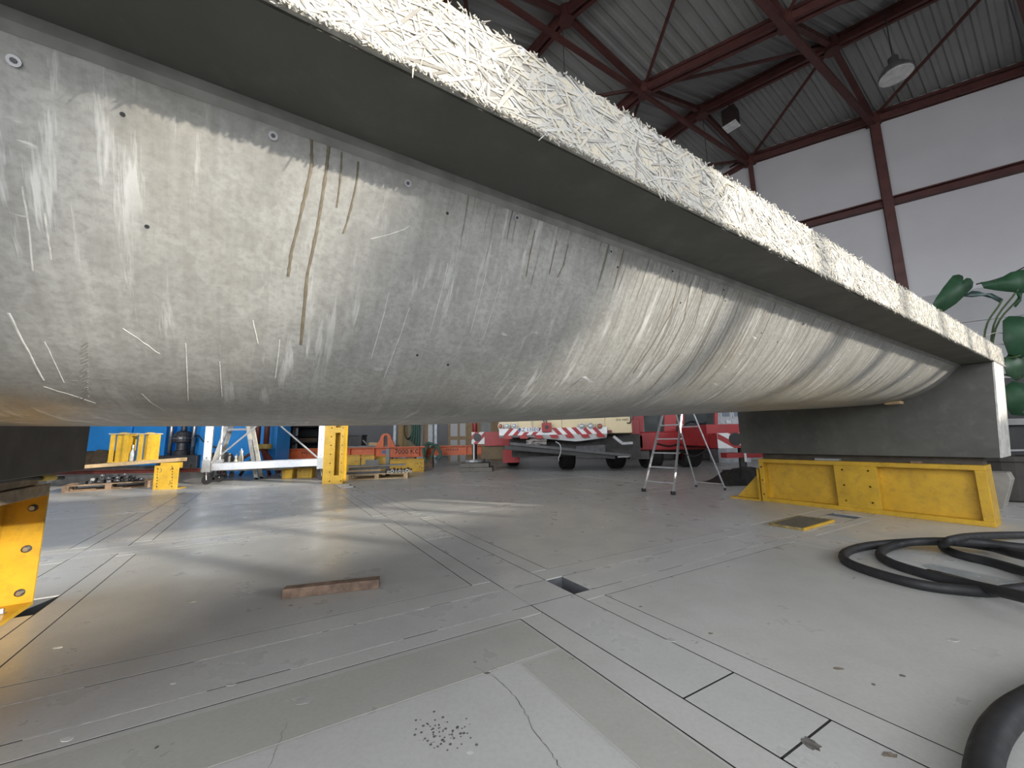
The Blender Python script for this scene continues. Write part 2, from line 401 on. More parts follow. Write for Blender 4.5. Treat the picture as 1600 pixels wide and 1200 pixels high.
# ------------------------------------------------------------------ the setting: walls (frame R: x to the window wall, y to the gable)
XL, XR, YB, YF = -20.0, 12.0, 16.46, -8.0
ZT = 13.2
gable = struct(MB().box(XL-0.3, XR+0.3, YB, YB+0.3, -0.3, ZT), 'wall_back', PANEL, (0, YB, 0), ROT_R)
MB().box(XL+0.01, XR, YB-0.06, YB-0.002, 4.03, 4.98).build('lower_panel', PANELD, gable)
MB().box(XL+0.01, XR, YB-0.06, YB-0.002, 2.6, 4.0).build('lower_panel', PANELD, gable)
MB().box(XL+0.01, XR, YB-0.06, YB-0.002, 0.02, 2.57).build('lower_panel', PANELD, gable)
left = struct(MB().box(XL-0.3, XL, YF-0.3, YB+0.3, -0.3, ZT), 'wall_left', PANELD, (XL, 0, 0), ROT_R)
# window wall on the sun side
SILL, HEAD = 3.22, 6.6
wr = MB().box(XR, XR+0.3, YF-0.3, YB+0.3, -0.3, SILL).box(XR, XR+0.3, YF-0.3, YB+0.3, HEAD, ZT)
yb_ = lambda b: 2.336+1.018*b
opens = [(-7.4, -4.9), (-4.3, -1.8), (-1.2, 1.9), (yb_(0.25), yb_(0.71)), (yb_(1.33), 9.6)]
edges = [YF-0.3] + [v for o in opens for v in o] + [YB+0.3]
for a, b in zip(edges[0::2], edges[1::2]): wr.box(XR, XR+0.3, a, b, 3.92 if abs(a-yb_(0.71)) < 0.01 else SILL, HEAD)
wright = struct(wr, 'wall_right', PANEL, (XR, 0, 0), ROT_R)
mull = {4: [yb_(b) for b in (2.0, 2.95, 3.67, 4.4, 5.05, 5.8, 6.5)], 0: [-6.2], 1: [-3.1], 2: [-0.2, 0.8], 3: []}
for i, (a, b) in enumerate(opens):
    w = MB().box(XR+0.1, XR+0.2, a, b, SILL, SILL+0.06).box(XR+0.1, XR+0.2, a, b, HEAD-0.06, HEAD)
    for y in mull[i]: w.box(XR+0.1, XR+0.2, y-0.06, y+0.06, SILL+0.06, HEAD-0.06)
    struct(w, 'window_%d' % (i+1), ROOFRED, (XR, a, SILL), ROT_R)
# wall behind the camera with its tall glazed gate bays (open to the sky)
wf = MB().box(XL, XR, YF-0.3, YF, 10.4, ZT)
bays = [(-9.5, -4.0), (-3.2, 2.6), (3.4, 9.4)]
ed = [XL] + [v for o in bays for v in o] + [XR]
for a, b in zip(ed[0::2], ed[1::2]): wf.box(a, b, YF-0.3, YF, -0.3, 10.4)
struct(wf, 'wall_front', PANEL, (0, YF, 0), ROT_R)
for i, (a, b) in enumerate(bays):
    w = MB().box(a, b, YF-0.2, YF-0.1, 0.0, 1.5)
    n = 3
    for k in range(1, n): x = a+(b-a)*k/n; w.box(x-0.05, x+0.05, YF-0.2, YF-0.1, 1.5, 10.4)
    w.box(a, b, YF-0.2, YF-0.1, 5.6, 5.72)
    struct(w, 'window_%d' % (i+6), ROOFRED, (a, YF, 0), ROT_R)
    nm_ = 'gate_window_%d_portal_offscreen' % (i+6); lp = bpy.data.lights.new(nm_, 'AREA'); lp.shape = 'RECTANGLE'; lp.size = b-a; lp.size_y = 9.0; lp.cycles.is_portal = True
    po = bpy.data.objects.new(nm_, lp); COL.objects.link(po)
    po.location = RX_*((a+b)/2) + RY_*(YF-0.35) + Vector((0, 0, 5.9)); po.rotation_euler = RY_.to_track_quat('-Z', 'Y').to_euler()
for i, (a, b) in enumerate(opens):
    nm_ = 'window_%d_portal_offscreen' % (i+1); lp = bpy.data.lights.new(nm_, 'AREA'); lp.shape = 'RECTANGLE'; lp.size = b-a; lp.size_y = HEAD-SILL; lp.cycles.is_portal = True
    po = bpy.data.objects.new(nm_, lp); COL.objects.link(po)
    po.location = RX_*(XR+0.35) + RY_*((a+b)/2) + Vector((0, 0, (SILL+HEAD)/2)); po.rotation_euler = (-RX_).to_track_quat('-Z', 'Y').to_euler()
struct(MB().box(-90, 90, -90, 90, -0.8, -0.45), 'ground', mat('outdoor_paving', (0.3, 0.3, 0.28), 0.8))

# ------------------------------------------------------------------ the setting: folded roof on steel frames
E_ = Vector((5.16, 3.16, 0)).normalized()
J1 = Vector((4.2, 10.32, 0)); HALF = 3.025
def hdir(deg): h = math.radians(deg); return Vector((math.sin(h), math.cos(h), 0))
def node(i, k):             # i: frame number (even = low main frame, odd = high one); k: metres from the ridge, + to the window wall
    hi = i % 2 == 1
    p = J1 + E_*(HALF*i) + Vector((0, 0, 12.04 if hi else 11.35))
    if k >= 0: return p + (-hdir(-50))*k + Vector((0, 0, -0.012*k)) if hi else p + (-hdir(-55))*k + Vector((0, 0, -0.045*k))
    return p + hdir(-46)*(-k) + Vector((0, 0, 0.2*k))
KR, KL = 18.0, -23.0
ceiling = struct(MB().box(XL-0.6, XR+0.6, YF-0.6, YB+0.6, ZT, ZT+0.25), 'ceiling', SHEET, (0, 0, ZT), ROT_R)
def sheet(i, k0, k1):
    mb = MB(); vs = []; pitch = 0.30; n = int(abs(k1-k0)/pitch); prof = ((0.0, 0.0), (0.09, 0.0), (0.13, 0.05), (0.26, 0.05))
    up = Vector((0, 0, 0.33))
    for q in range(n):
        for a, dz in prof:
            k = k0 + (1 if k1 > k0 else -1)*(q*pitch+a)
            for f in (i, i+1): vs.append(node(f, k)+up+Vector((0, 0, dz)))
    m = len(vs)//2
    mb.quads(vs, [(2*c, 2*c+1, 2*c+3, 2*c+2) for c in range(m-1)])
    return mb.build('roof_sheet', SHEET, ceiling) 
OFF['ceiling'] = Vector((0, 0, 0))
_inv = (Matrix.Translation(ceiling.location) @ Matrix.Rotation(ROT_R, 4, 'Z')).inverted()
for i in range(-8, 2):
    for k0, k1 in ((0, KR), (0, KL)):
        o = sheet(i, k0, k1); o.data.transform(_inv)
# frames
NK = [-7.0, -3.5, 0.0, 3.5, 7.0, 10.5, 14.0]
roof_names = {2: 'against the gable wall', 1: 'next to the gable wall frame, set higher', 0: 'carrying the ridge joint of six struts', -1: 'above the edge of the beam, set higher'}
for i in range(-4, 3):
    base = node(i, 0)
    t = thing('roof_frame', 'red-brown double steel rafter ' + roof_names.get(i, 'over the open hall number %s' % {-2: 'two', -3: 'three', -4: 'four'}.get(i, '')) if i in roof_names else
              {-2: 'red-brown low steel rafter over the near half of the hall', -3: 'red-brown high steel rafter over the near half of the hall', -4: 'red-brown low steel rafter nearest the glazed gate wall'}[i], 'rafter', base)
    for k0, k1, nm in ((0, 16.5, 'chord'), (0, -17.0, 'chord')):
        a, b = node(i, k0), node(i, k1); sd = (b-a).normalized().cross(Vector((0, 0, 1)))
        for s_ in (-1, 1): MB().bar(a+sd*(0.085*s_), b+sd*(0.085*s_), 0.09, 0.20).build('lower_chord', ROOFRED, t)
        MB().bar(a+Vector((0, 0, 0.25)), b+Vector((0, 0, 0.25)), 0.12, 0.09).build('upper_chord', ROOFRED, t)
        L = (b-a).length; n = int(L/1.75)
        for q in range(1, n+1):
            p = a+(b-a)*(q*1.75/L); MB().box(p.x-0.05, p.x+0.05, p.y-0.05, p.y+0.05, p.z+0.09, p.z+0.22).build('spacer', ROOFRED, t)
    for k in (0.0, 3.5, 7.0):
        p = node(i, k); MB().cyl(p-Vector((0, 0, 0.16)), p+Vector((0, 0, 0.2)), 0.2, n=8).build('joint_plate', ROOFRED, t)
t = thing('roof_bracing', 'thin red-brown struts and rods crossing between the roof frames', 'bracing', node(0, 0))
for i in range(-4, 2):
    lo = i if i % 2 == 0 else i+1; hi = i+1 if i % 2 == 0 else i
    for k in (0.0, 3.5, 7.0):
        MB().bar(node(i, k)+Vector((0, 0, 0.08)), node(i+1, k)+Vector((0, 0, 0.08)), 0.13, 0.15).build('strut', ROOFRED, t)
        MB().cyl(node(lo, k)+Vector((0, 0, 0.1)), node(hi, k+3.5)+Vector((0, 0, 0.05)), 0.05, n=6).build('brace_rod', ROOFRED, t)
    for k in (-3.5,):
        MB().bar(node(i, k), node(i+1, k), 0.12, 0.12).build('strut', ROOFRED, t)
        MB().cyl(node(lo, 0)+Vector((0, 0, 0.1)), node(hi, k)+Vector((0, 0, 0.05)), 0.05, n=6).build('brace_rod', ROOFRED, t)
    if i % 2 == 0:
        for k in (0.0, 3.5, 7.0):
            d = Vector((0, 0, -0.14)); MB().bar(node(i, k)+d, node(i+2, k)+d, 0.10 if k == 0 else 0.16, 0.12).build('tie', ROOFRED, t)
# columns and rail on the gable
def gx(k): return toR(node(2, k))
for k, w, lab in ((3.5, 0.24, 'red-brown steel column on the white gable wall, crossed by the rail'), (0.0, 0.16, 'slender red-brown steel column on the gable wall under the ridge'), (7.0, 0.24, 'red-brown steel column on the gable wall beside the window wall'),
                  (-3.5, 0.2, 'red-brown steel column on the gable wall behind the beam')):
    p = gx(k); x = p.x
    mb = MB().box(x-w/2, x+w/2, YB-0.075, YB-0.061, 0, p.z).box(x-w/2, x+w/2, YB-0.20, YB-0.185, 0, p.z).box(x-0.012, x+0.012, YB-0.19, YB-0.07, 0, p.z)
    solo(mb, 'steel_column', ROOFRED, lab, 'column', (x, YB-0.13, 0), ROT_R)
p0, p1 = XL+0.02, XR-0.02
solo(MB().box(p0, p1, YB-0.055, YB-0.002, 8.10, 8.38).box(p0, p1, YB-0.18, YB-0.055, 8.34, 8.38).box(p0, p1, YB-0.18, YB-0.055, 8.10, 8.14), 'wall_rail', ROOFRED, 'long red-brown horizontal rail across the white gable wall', 'rail', (p0, YB-0.06, 8.1), ROT_R)
# ------------------------------------------------------------------ the big beam mould (frame B: x along it, y away from the camera)
def trough_mat():
    m, nt, b = newmat('worn_trough_sheet'); L = nt.links
    uv = _n(nt, 'ShaderNodeUVMap'); uv.uv_map = 'uv'; vec = uv.outputs[0]
    sx = _n(nt, 'ShaderNodeSeparateXYZ'); L.new(vec, sx.inputs[0]); s_, a_ = sx.outputs[0], sx.outputs[1]
    big = _noise(nt, vec, 2.2, 5, 0.6); mid = _noise(nt, vec, 11, 6, 0.65); fine = _noise(nt, vec, 70, 4, 0.6)
    c = _ramp(nt, big, [(0.3, (0.30, 0.295, 0.275)), (0.7, (0.46, 0.455, 0.43))])
    c = _mixc(nt, _ramp(nt, mid, [(0.42, 0.0), (0.68, 0.6)]), c, (0.30, 0.295, 0.28))
    c = _mixc(nt, _ramp(nt, fine, [(0.42, 0.0), (0.72, 0.6)]), c, (0.20, 0.195, 0.18))
    strk = _noise(nt, _mapv(nt, vec, (38, 1.6, 1)), 1.0, 5, 0.6)
    c = _mixc(nt, _ramp(nt, strk, [(0.42, 0.0), (0.75, 0.65)]), c, (0.24, 0.23, 0.21))
    # pale runs and scrapes
    pale = _noise(nt, _mapv(nt, vec, (26, 3.0, 1), (4.0, 1.0, 0)), 1.0, 4, 0.65)
    zone = _ramp(nt, _noise(nt, vec, 2.6, 2), [(0.46, 0.0), (0.6, 1.0)])
    pm = _math(nt, 'MULTIPLY', _ramp(nt, pale, [(0.54, 0.0), (0.63, 1.0)]), zone)
    c = _mixc(nt, _math(nt, 'MULTIPLY', pm, 0.7), c, (0.68, 0.68, 0.66))
    scr = _noise(nt, _mapv(nt, vec, (9, 34, 1), (0, 0, 0), (0, 0, 0.9)), 1.0, 3, 0.5)
    sm = _math(nt, 'MULTIPLY', _ramp(nt, scr, [(0.66, 0.0), (0.70, 1.0)]), _ramp(nt, _noise(nt, vec, 1.7, 2), [(0.5, 0.0), (0.62, 1.0)]))
    c = _mixc(nt, _math(nt, 'MULTIPLY', sm, 0.8), c, (0.72, 0.72, 0.70))
    net = _ramp(nt, _noise(nt, vec, 6.5, 6, 0.62), [(0.46, 0.0), (0.5, 1.0), (0.54, 0.0)])
    c = _mixc(nt, _math(nt, 'MULTIPLY', net, 0.13), c, (0.66, 0.655, 0.63))
    blot = _ramp(nt, _noise(nt, _mapv(nt, vec, (1, 0.8, 1), (5, 5, 0)), 4.5, 7, 0.72), [(0.5, 0.0), (0.7, 0.4)])
    c = _mixc(nt, blot, c, (0.22, 0.215, 0.20))
    # brown film towards the left foot of the sheet
    br = _ramp(nt, _noise(nt, _mapv(nt, vec, (3, 1.2, 1), (9, 2, 0)), 1.0, 5), [(0.5, 0.0), (0.75, 0.6)])
    c = _mixc(nt, br, c, (0.25, 0.225, 0.175))
    # dark drips that start under the flange, each with its own length
    wn = _n(nt, 'ShaderNodeTexNoise'); wn.inputs['Scale'].default_value = 9.0; L.new(vec, wn.inputs['Vector'])
    wm = _n(nt, 'ShaderNodeVectorMath', operation='MULTIPLY'); L.new(wn.outputs['Color'], wm.inputs[0]); wm.inputs[1].default_value = (0.022, 0, 0)
    wa = _n(nt, 'ShaderNodeVectorMath', operation='ADD'); L.new(vec, wa.inputs[0]); L.new(wm.outputs[0], wa.inputs[1]); wob = wa.outputs[0]
    def drips(freq, thr, lo, hi, off):
        ln = _noise(nt, _mapv(nt, wob, (freq, 0.9, 1), (off, 0, 0)), 1.0, 2, 0.5)
        line = _ramp(nt, ln, [(thr, 0.0), (thr+0.03, 1.0)])
        le = _noise(nt, _mapv(nt, vec, (freq*0.45, 0, 0), (off*2, 3, 0)), 1.0, 1)
        le = _math(nt, 'ADD', _math(nt, 'MULTIPLY', le, hi-lo), lo)
        cut = _ramp(nt, _math(nt, 'ADD', _math(nt, 'SUBTRACT', le, a_), 0.5), [(0.49, 0.0), (0.53, 1.0)])
        return _math(nt, 'MULTIPLY', line, cut)
    act = _ramp(nt, _noise(nt, _mapv(nt, vec, (1.3, 0, 0), (2.2, 0, 0)), 1.0, 2), [(0.42, 0.0), (0.52, 1.0)])
    d1 = _math(nt, 'MULTIPLY', drips(60, 0.58, -0.25, 0.5, 1.7), act)
    d2 = _math(nt, 'MULTIPLY', drips(85, 0.63, -0.1, 0.45, 5.1), act)
    far = _ramp(nt, _math(nt, 'MULTIPLY', s_, 0.15), [(0.12, 0.0), (0.22, 0.75)])
    d2 = _math(nt, 'MAXIMUM', d2, _math(nt, 'MULTIPLY', _math(nt, 'MAXIMUM', drips(70, 0.56, 0.1, 1.0, 8.3), drips(130, 0.57, 0.0, 0.7, 3.9)), far))
    d = _math(nt, 'MULTIPLY', _math(nt, 'MAXIMUM', d1, d2), _ramp(nt, _math(nt, 'ADD', s_, 0.4), [(0.36, 0.0), (0.5, 1.0)]))
    c = _mixc(nt, _math(nt, 'MULTIPLY', d, 0.8), c, (0.115, 0.10, 0.08))
    L.new(c, b.inputs['Base Color'])
    r = _ramp(nt, mid, [(0.3, 0.30), (0.7, 0.48)])
    r = _math(nt, 'ADD', r, _math(nt, 'MULTIPLY', pm, -0.05)); L.new(r, b.inputs['Roughness'])
    b.inputs['Metallic'].default_value = 0.25; b.inputs['Specular IOR Level'].default_value = 0.5
    bn = _n(nt, 'ShaderNodeBump'); bn.inputs['Strength'].default_value = 0.35; bn.inputs['Distance'].default_value = 0.004
    h = _math(nt, 'ADD', _math(nt, 'MULTIPLY', pm, 0.8), _math(nt, 'ADD', mid, _math(nt, 'MULTIPLY', sm, 0.7)))
    L.new(h, bn.inputs['Height']); L.new(bn.outputs[0], b.inputs['Normal'])
    return m
TROUGH = trough_mat()
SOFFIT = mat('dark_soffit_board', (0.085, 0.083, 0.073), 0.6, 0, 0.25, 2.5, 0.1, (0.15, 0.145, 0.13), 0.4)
def strand_mat():
    m, nt, b = newmat('wood_strands'); L = nt.links
    g = _n(nt, 'ShaderNodeNewGeometry')
    c = _ramp(nt, g.outputs['Random Per Island'], [(0.0, (0.22, 0.20, 0.175)), (0.16, (0.42, 0.41, 0.385)), (0.45, (0.50, 0.485, 0.44)), (0.8, (0.55, 0.49, 0.38)), (1.0, (0.50, 0.50, 0.50))])
    f = _noise(nt, g.outputs['Position'], 40, 4)
    c = _mixc(nt, _ramp(nt, f, [(0.4, 0.0), (0.7, 0.35)]), c, (0.40, 0.38, 0.34))
    L.new(c, b.inputs['Base Color']); b.inputs['Roughness'].default_value = 0.7
    return m
STRAND = strand_mat()
BOARD = mat('strand_board_core', (0.44, 0.42, 0.37), 0.8, 0, 0.4, 30, 0.3)
EDGE = mat('pale_board_edge', (0.50, 0.485, 0.45), 0.7, 0, 0.35, 14, 0.2)

T0, TC, ZS, ZTOP = 0.82, 1.83, 1.58, 1.77
def zbot(s):
    x = s-0.6; return 1.0 + 0.0448*(0.5*(x+math.sqrt(x*x+0.16)))-0.004
def ztrough(s, t):
    q = abs((TC-t)/(TC-T0)); return ZS-(ZS-zbot(s))*(1-q**4)
SA, SB = -0.84, 5.90
beam = thing('beam_mould', 'huge grey beam mould with curved belly and frayed strand-board rim spanning two yellow supports', 'beam mould', (2.5, 1.83, 0.655), ROT_B)
# top slab
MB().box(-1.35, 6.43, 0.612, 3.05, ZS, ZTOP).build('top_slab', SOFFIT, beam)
MB().box(-1.35, 6.43, 0.600, 0.612, ZS+0.006, ZTOP-0.004).build('rim_board', BOARD, beam, label='pale strand board rim')
# belly
bm = bmesh.new(); uvl = bm.loops.layers.uv.new('uv'); NS, NP = 150, 64; grid = []
for i in range(NS+1):
    s = SA+(SB-SA)*i/NS; row = []; acc = 0; prev = None
    for j in range(NP+1):
        q = 1-2*j/NP; q = math.copysign(abs(q)**0.8, q); t = TC-(TC-T0)*q; z = ztrough(s, t)
        z += 0.0025*mnoise.noise(Vector((s*1.7, t*2.3, 0.3)))*(1-abs(q)**8)
        p = Vector((s, t, z))
        if prev: acc += (p-prev).length
        prev = p; row.append((bm.verts.new(p), acc))
    grid.append(row)
for i in range(NS):
    for j in range(NP):
        quad = ((i, j), (i+1, j), (i+1, j+1), (i, j+1)); f = bm.faces.new([grid[a][b][0] for a, b in quad]); f.smooth = True
        for lp, (a, b_) in zip(f.loops, quad): lp[uvl].uv = (SA+(SB-SA)*a/NS, grid[a][b_][1])
bmesh.ops.translate(bm, verts=bm.verts, vec=-OFF[beam.name])
me = bpy.data.meshes.new('belly'); bmesh.ops.recalc_face_normals(bm, faces=bm.faces); bm.to_mesh(me); bm.free(); me.materials.append(TROUGH)
belly = bpy.data.objects.new('belly', me); COL.objects.link(belly); belly.parent = beam; OFF[belly.name] = OFF[beam.name]
belly['label'] = 'curved worn grey sheet with dark drips and pale scrapes'
# jointing strip along the top of the belly
mb = MB(); n = 60
for i in range(n):
    s0 = SA+(SB-SA)*i/n; s1 = SA+(SB-SA)*(i+1)/n
vs = []
for i in range(n+1):
    s = SA+(SB-SA)*i/n
    for (t, dz) in ((T0-0.006, 0.0), (T0-0.004, -0.02), (T0+0.012, -0.034)):
        vs.append((s, t, ZS+dz if t < T0 else ztrough(s, t)-0.002))
mb.quads(vs, [(3*i+a, 3*i+3+a, 3*i+4+a, 3*i+1+a) for i in range(n) for a in (0, 1)])
mb.build('joint_strip', mat('joint_strip', (0.24, 0.235, 0.22), 0.5, 0, 0.3, 12), beam)
# end blocks
for nm, s0, s1, z0, tb in (('far', SB, 6.43, 0.655, 0.665), ('near', -1.35, SA, 0.80, 0.62)):
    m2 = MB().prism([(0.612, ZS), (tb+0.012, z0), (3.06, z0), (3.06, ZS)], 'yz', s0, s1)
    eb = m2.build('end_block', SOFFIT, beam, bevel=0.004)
    m2 = MB().prism([(0.600, ZS+0.006), (tb, z0+0.004), (tb+0.012, z0+0.004), (0.612, ZS)], 'yz', s0, s1)
    m2.build('edge_board', EDGE, eb, label='pale rough board edge')
# the frayed strands of the rim (real splinters, far too many to pick apart)
def strands(n, s_of, zc, zh, lmin, lmax, tface, vert=False):
    vs, fs = [], []
    for _ in range(n):
        s = s_of(); wide = random.random() < 0.45; L = random.uniform(lmin, lmax)*0.5*(0.8 if wide else 1); w = (random.uniform(0.012, 0.028) if wide else random.uniform(0.0025, 0.008))*0.5
        z = zc+random.uniform(-1, 1)*zh
        a = random.gauss(0, 0.8)+(0.35 if random.random() < 0.5 else -0.35); tilt = random.gauss(0, 0.012 if wide else 0.025)
        ca, sa = math.cos(a), math.sin(a)
        d = random.uniform(0.0, 0.0025) if wide else random.uniform(0.0015, 0.0045); th = 0.0012
        lim = abs(sa)*L
        z = max(zc-zh-0.006+lim*0.95, min(zc+zh+0.006-lim*0.95, z))
        b = len(vs)
        for dt in (0, th):
            for x, y in ((-L, -w*0.6), (-L*0.6, -w), (L*0.7, -w), (L, 0), (L*0.6, w), (-L*0.8, w*0.8)):
                vs.append((s+x*ca-y*sa, tface-d-dt-x*tilt, z+x*sa+y*ca))
        fs.append(tuple(range(b, b+6))); fs.append(tuple(range(b+11, b+5, -1)))
        for k in range(6): fs.append((b+k, b+6+k, b+6+(k+1) % 6, b+(k+1) % 6))
    return MB().quads(vs, fs)
near_s = lambda: -0.5+ (random.random()**1.7)*7.0
st = strands(7500, near_s, (ZS+ZTOP)/2, (ZTOP-ZS)/2-0.006, 0.03, 0.15, 0.600).build('rim_strands', STRAND, beam, kind='stuff', label='frayed pale wood strands')
# ragged fringe hanging along the lower and upper arris
vs, fs = [], []
for _ in range(3000):
    s = near_s(); lowr = random.random() < 0.85; L = random.uniform(0.003, 0.013)*(2.6 if random.random() < 0.03 else 1); w = random.uniform(0.0015, 0.004)
    z = ZS+0.005 if lowr else ZTOP-0.006; dz = -L if lowr else L*0.6; dx = random.gauss(0, 0.8)*L; t = 0.598-random.random()*0.008; b = len(vs)
    for dt in (0, 0.0015):
        vs += [(s-w, t-dt, z), (s+w, t-dt, z), (s+dx+w*0.3, t-dt-L*0.2, z+dz), (s+dx-w*0.3, t-dt-L*0.2, z+dz)]
    fs += [(b, b+1, b+2, b+3), (b+7, b+6, b+5, b+4), (b, b+4, b+5, b+1), (b+1, b+5, b+6, b+2), (b+2, b+6, b+7, b+3), (b+3, b+7, b+4, b)]
MB().quads(vs, fs).build('rim_fringe', STRAND, beam, kind='stuff', label='ragged splinters along the arris')
# screws with washers, dark discs for the shade in drilled holes, a peeling flake and a chip of wood on the belly
def belly_hit(px, py):
    d = ray(px, py); k = 0.2
    while k < 9:
        p = toB(CAMP+d*k)
        if p.y > T0 and p.z >= ztrough(p.x, p.y): break
        k += 0.002
    e = 0.004
    dzt = (ztrough(p.x, p.y+e)-ztrough(p.x, p.y-e))/(2*e); nrm = Vector((0, dzt, -1)).normalized()
    return Vector((p.x, p.y, ztrough(p.x, p.y))), nrm
for px, py in ((24, 89), (427, 211), (637, 285), (807, 340), (954, 392), (1050, 423), (1130, 452), (1255, 505)):
    p, nr = belly_hit(px, py)
    sc_ = MB().cyl(p-nr*0.002, p+nr*0.003, 0.0085, n=12).build('screw_washer', STEEL, beam)
    MB().cyl(p+nr*0.003, p+nr*0.0045, 0.004, n=8).build('screw_head', DSTEEL, sc_)
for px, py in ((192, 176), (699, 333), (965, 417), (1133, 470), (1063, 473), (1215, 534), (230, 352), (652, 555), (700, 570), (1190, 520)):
    p, nr = belly_hit(px, py); MB().cyl(p-nr*0.003, p+nr*0.0008, 0.0038, n=8).build('hole_shade_disc', RUB, beam)  # flat black disc painted as the shaded inside of a drilled hole
p, nr = belly_hit(912, 589)
fl_ = MB(); u1 = Vector((1, 0, 0)); u2 = nr.cross(u1)
pts = [(-0.012, -0.004, 0), (0.004, -0.010, 0.012), (0.016, -0.004, 0.030), (0.022, 0.006, 0.036), (0.010, 0.008, 0.022), (0.0, 0.008, 0.004)]
A = [p+u1*a+u2*b+nr*(c-0.001) for a, b, c in pts]; B = [q+u2*0.0012+u1*0.0008 for q in A]
fl_.quads(A+B, [(0, 1, 2, 3, 4, 5), (11, 10, 9, 8, 7, 6)]+[(k, (k+1) % 6, 6+(k+1) % 6, 6+k) for k in range(6)])
fl_.build('peeling_flake', EDGE, beam)
p, nr = belly_hit(1399, 627)
MB().box(p.x-0.10, p.x+0.02, p.y-0.06, p.y+0.07, p.z-0.035, p.z-0.004).build('wood_wedge', WOOD, beam, bevel=0.004)
# long scrapes lying on the belly as raised burrs
BURR = mat('raised_burr', (0.60, 0.595, 0.57), 0.4, 0.1, 0.3, 60)
def dense(pts, n=4):
    out = []
    for (a, b), (c, d) in zip(pts, pts[1:]): out += [(a+(c-a)*k/n, b+(d-b)*k/n) for k in range(n)]
    return out+[pts[-1]]
def burr(pts, r):
    P = []
    for px, py in dense(pts):
        p, nr = belly_hit(px, py); P.append(p-nr*r*0.35)
    MB().tube(spline(P, 2), r, 5).build('scrape_burr', BURR, beam)
for pts, r in (([(14, 487), (40, 540), (68, 594)], 0.005), ([(70, 532), (85, 565), (100, 597)], 0.003), ([(68, 604), (110, 616), (150, 630)], 0.0022), ([(192, 512), (225, 535), (250, 552)], 0.0022),
               ([(290, 535), (292, 580), (294, 625)], 0.0028), ([(343, 565), (345, 595), (347, 620)], 0.0022), ([(395, 500), (403, 535)], 0.003), ([(437, 530), (434, 560), (430, 590)], 0.003),
               ([(222, 615), (235, 628), (258, 642)], 0.002), ([(35, 290), (45, 350), (52, 420)], 0.003), ([(70, 330), (76, 370), (80, 405)], 0.003), ([(580, 372), (610, 365), (640, 352)], 0.002),
               ([(608, 455), (600, 490), (580, 560)], 0.002), ([(640, 480), (625, 525), (600, 590)], 0.002), ([(700, 410), (690, 455), (672, 520)], 0.0015), ([(760, 425), (748, 470), (735, 520)], 0.0015), ([(785, 428), (778, 455), (755, 530)], 0.0015)):
    burr(pts, r*0.5)
mbw = MB(); rw = random.Random(21)
for k in range(17):
    y0 = 537+k*5.3; P = []
    for dx, dy in ((-6, 3), (-1, 0), (5, -3+rw.uniform(-2, 2))): p, nr = belly_hit(133+dx+rw.uniform(-1.5, 1.5), y0+dy); P.append(p-nr*0.0002)
    mbw.tube(spline(P, 3), 0.0016, 5)
mbw.build('weld_scar', mat('dark_burr', (0.24, 0.23, 0.21), 0.5), beam)
# rust-brown runs from the flange
RUN = mat('dried_brown_run', (0.16, 0.135, 0.095), 0.6, 0, 0.3, 60)
def run(pts, w):
    P = []
    for px, py in dense(pts): p, nr = belly_hit(px, py); P.append((p, nr))
    Q = spline([p for p, _ in P], 2); vs, fs = [], []
    for i, q in enumerate(Q):
        nr = P[min(len(P)-1, i//2)][1]; ww = w*(0.7+0.5*random.random())
        for sx, h in ((-ww, 0.0002), (-ww*0.3, 0.0012), (ww*0.3, 0.0012), (ww, 0.0002)): vs.append(q+Vector((sx, 0, 0))+nr*h)
    for i in range(len(Q)-1):
        for a in range(3): fs.append((4*i+a, 4*i+a+1, 4*i+5+a, 4*i+4+a))
    MB().quads(vs, fs).build('dried_run', RUN, beam)
for pts, w in (([(487, 215), (487, 255), (478, 300), (466, 350), (455, 395), (450, 432)], 0.0035), ([(514, 225), (510, 265), (503, 310), (495, 360), (480, 430), (470, 538)], 0.0035),
               ([(534, 235), (533, 262), (530, 295), (526, 322)], 0.0022), ([(560, 250), (557, 285), (548, 325), (536, 365)], 0.0025),
               ([(870, 375), (862, 410), (858, 428)], 0.002), ([(888, 380), (880, 415), (870, 434)], 0.002), ([(836, 358), (828, 395), (822, 432)], 0.002),
               ([(1062, 430), (1048, 490), (1015, 545), (990, 582)], 0.003), ([(1080, 440), (1068, 500), (1040, 555), (1016, 580)], 0.003), ([(1098, 455), (1085, 510), (1060, 555), (1022, 600)], 0.0025), ([(1060, 440), (1052, 470), (1046, 482)], 0.002)):
    run(pts, w)
# ------------------------------------------------------------------ yellow supports under the beam
# far support: a boxed frame on edge with a holed plate in the middle
CUTS = {}
def hole(plate, x, y, z, ax, r=0.014, depth=0.06):            # a real drilled hole, cut into the plate further down
    a = Vector(ax).normalized(); p = Vector((x, y, z)); CUTS.setdefault(plate.name, (plate, []))[1].append((p+a*0.01, p-a*depth, r))
def slot(plate, *b): CUTS.setdefault(plate.name, (plate, []))[1].append(b)
def drill_all():
    for plate, lst in CUTS.values():
        mb = MB()
        for c in lst:
            if len(c) == 3: mb.cyl(*c, n=10)
            else: mb.box(*c)
        cutter = mb.build('hole_cutter', RUB, None, off=OFF[plate.name]); cutter.matrix_world = plate.matrix_world.copy()
        md = plate.modifiers.new('holes', 'BOOLEAN'); md.operation = 'DIFFERENCE'; md.object = cutter; md.solver = 'EXACT'
        bpy.context.view_layer.update()
        cutter.matrix_world = plate.matrix_world.copy(); bpy.context.view_layer.update()
        me = bpy.data.meshes.new_from_object(plate.evaluated_get(bpy.context.evaluated_depsgraph_get()))
        plate.modifiers.clear(); me.name = plate.data.name; plate.data = me
        bpy.data.objects.remove(cutter)
S0 = 5.90; TA, TB_ = 0.78, 2.84; ZH = 0.58
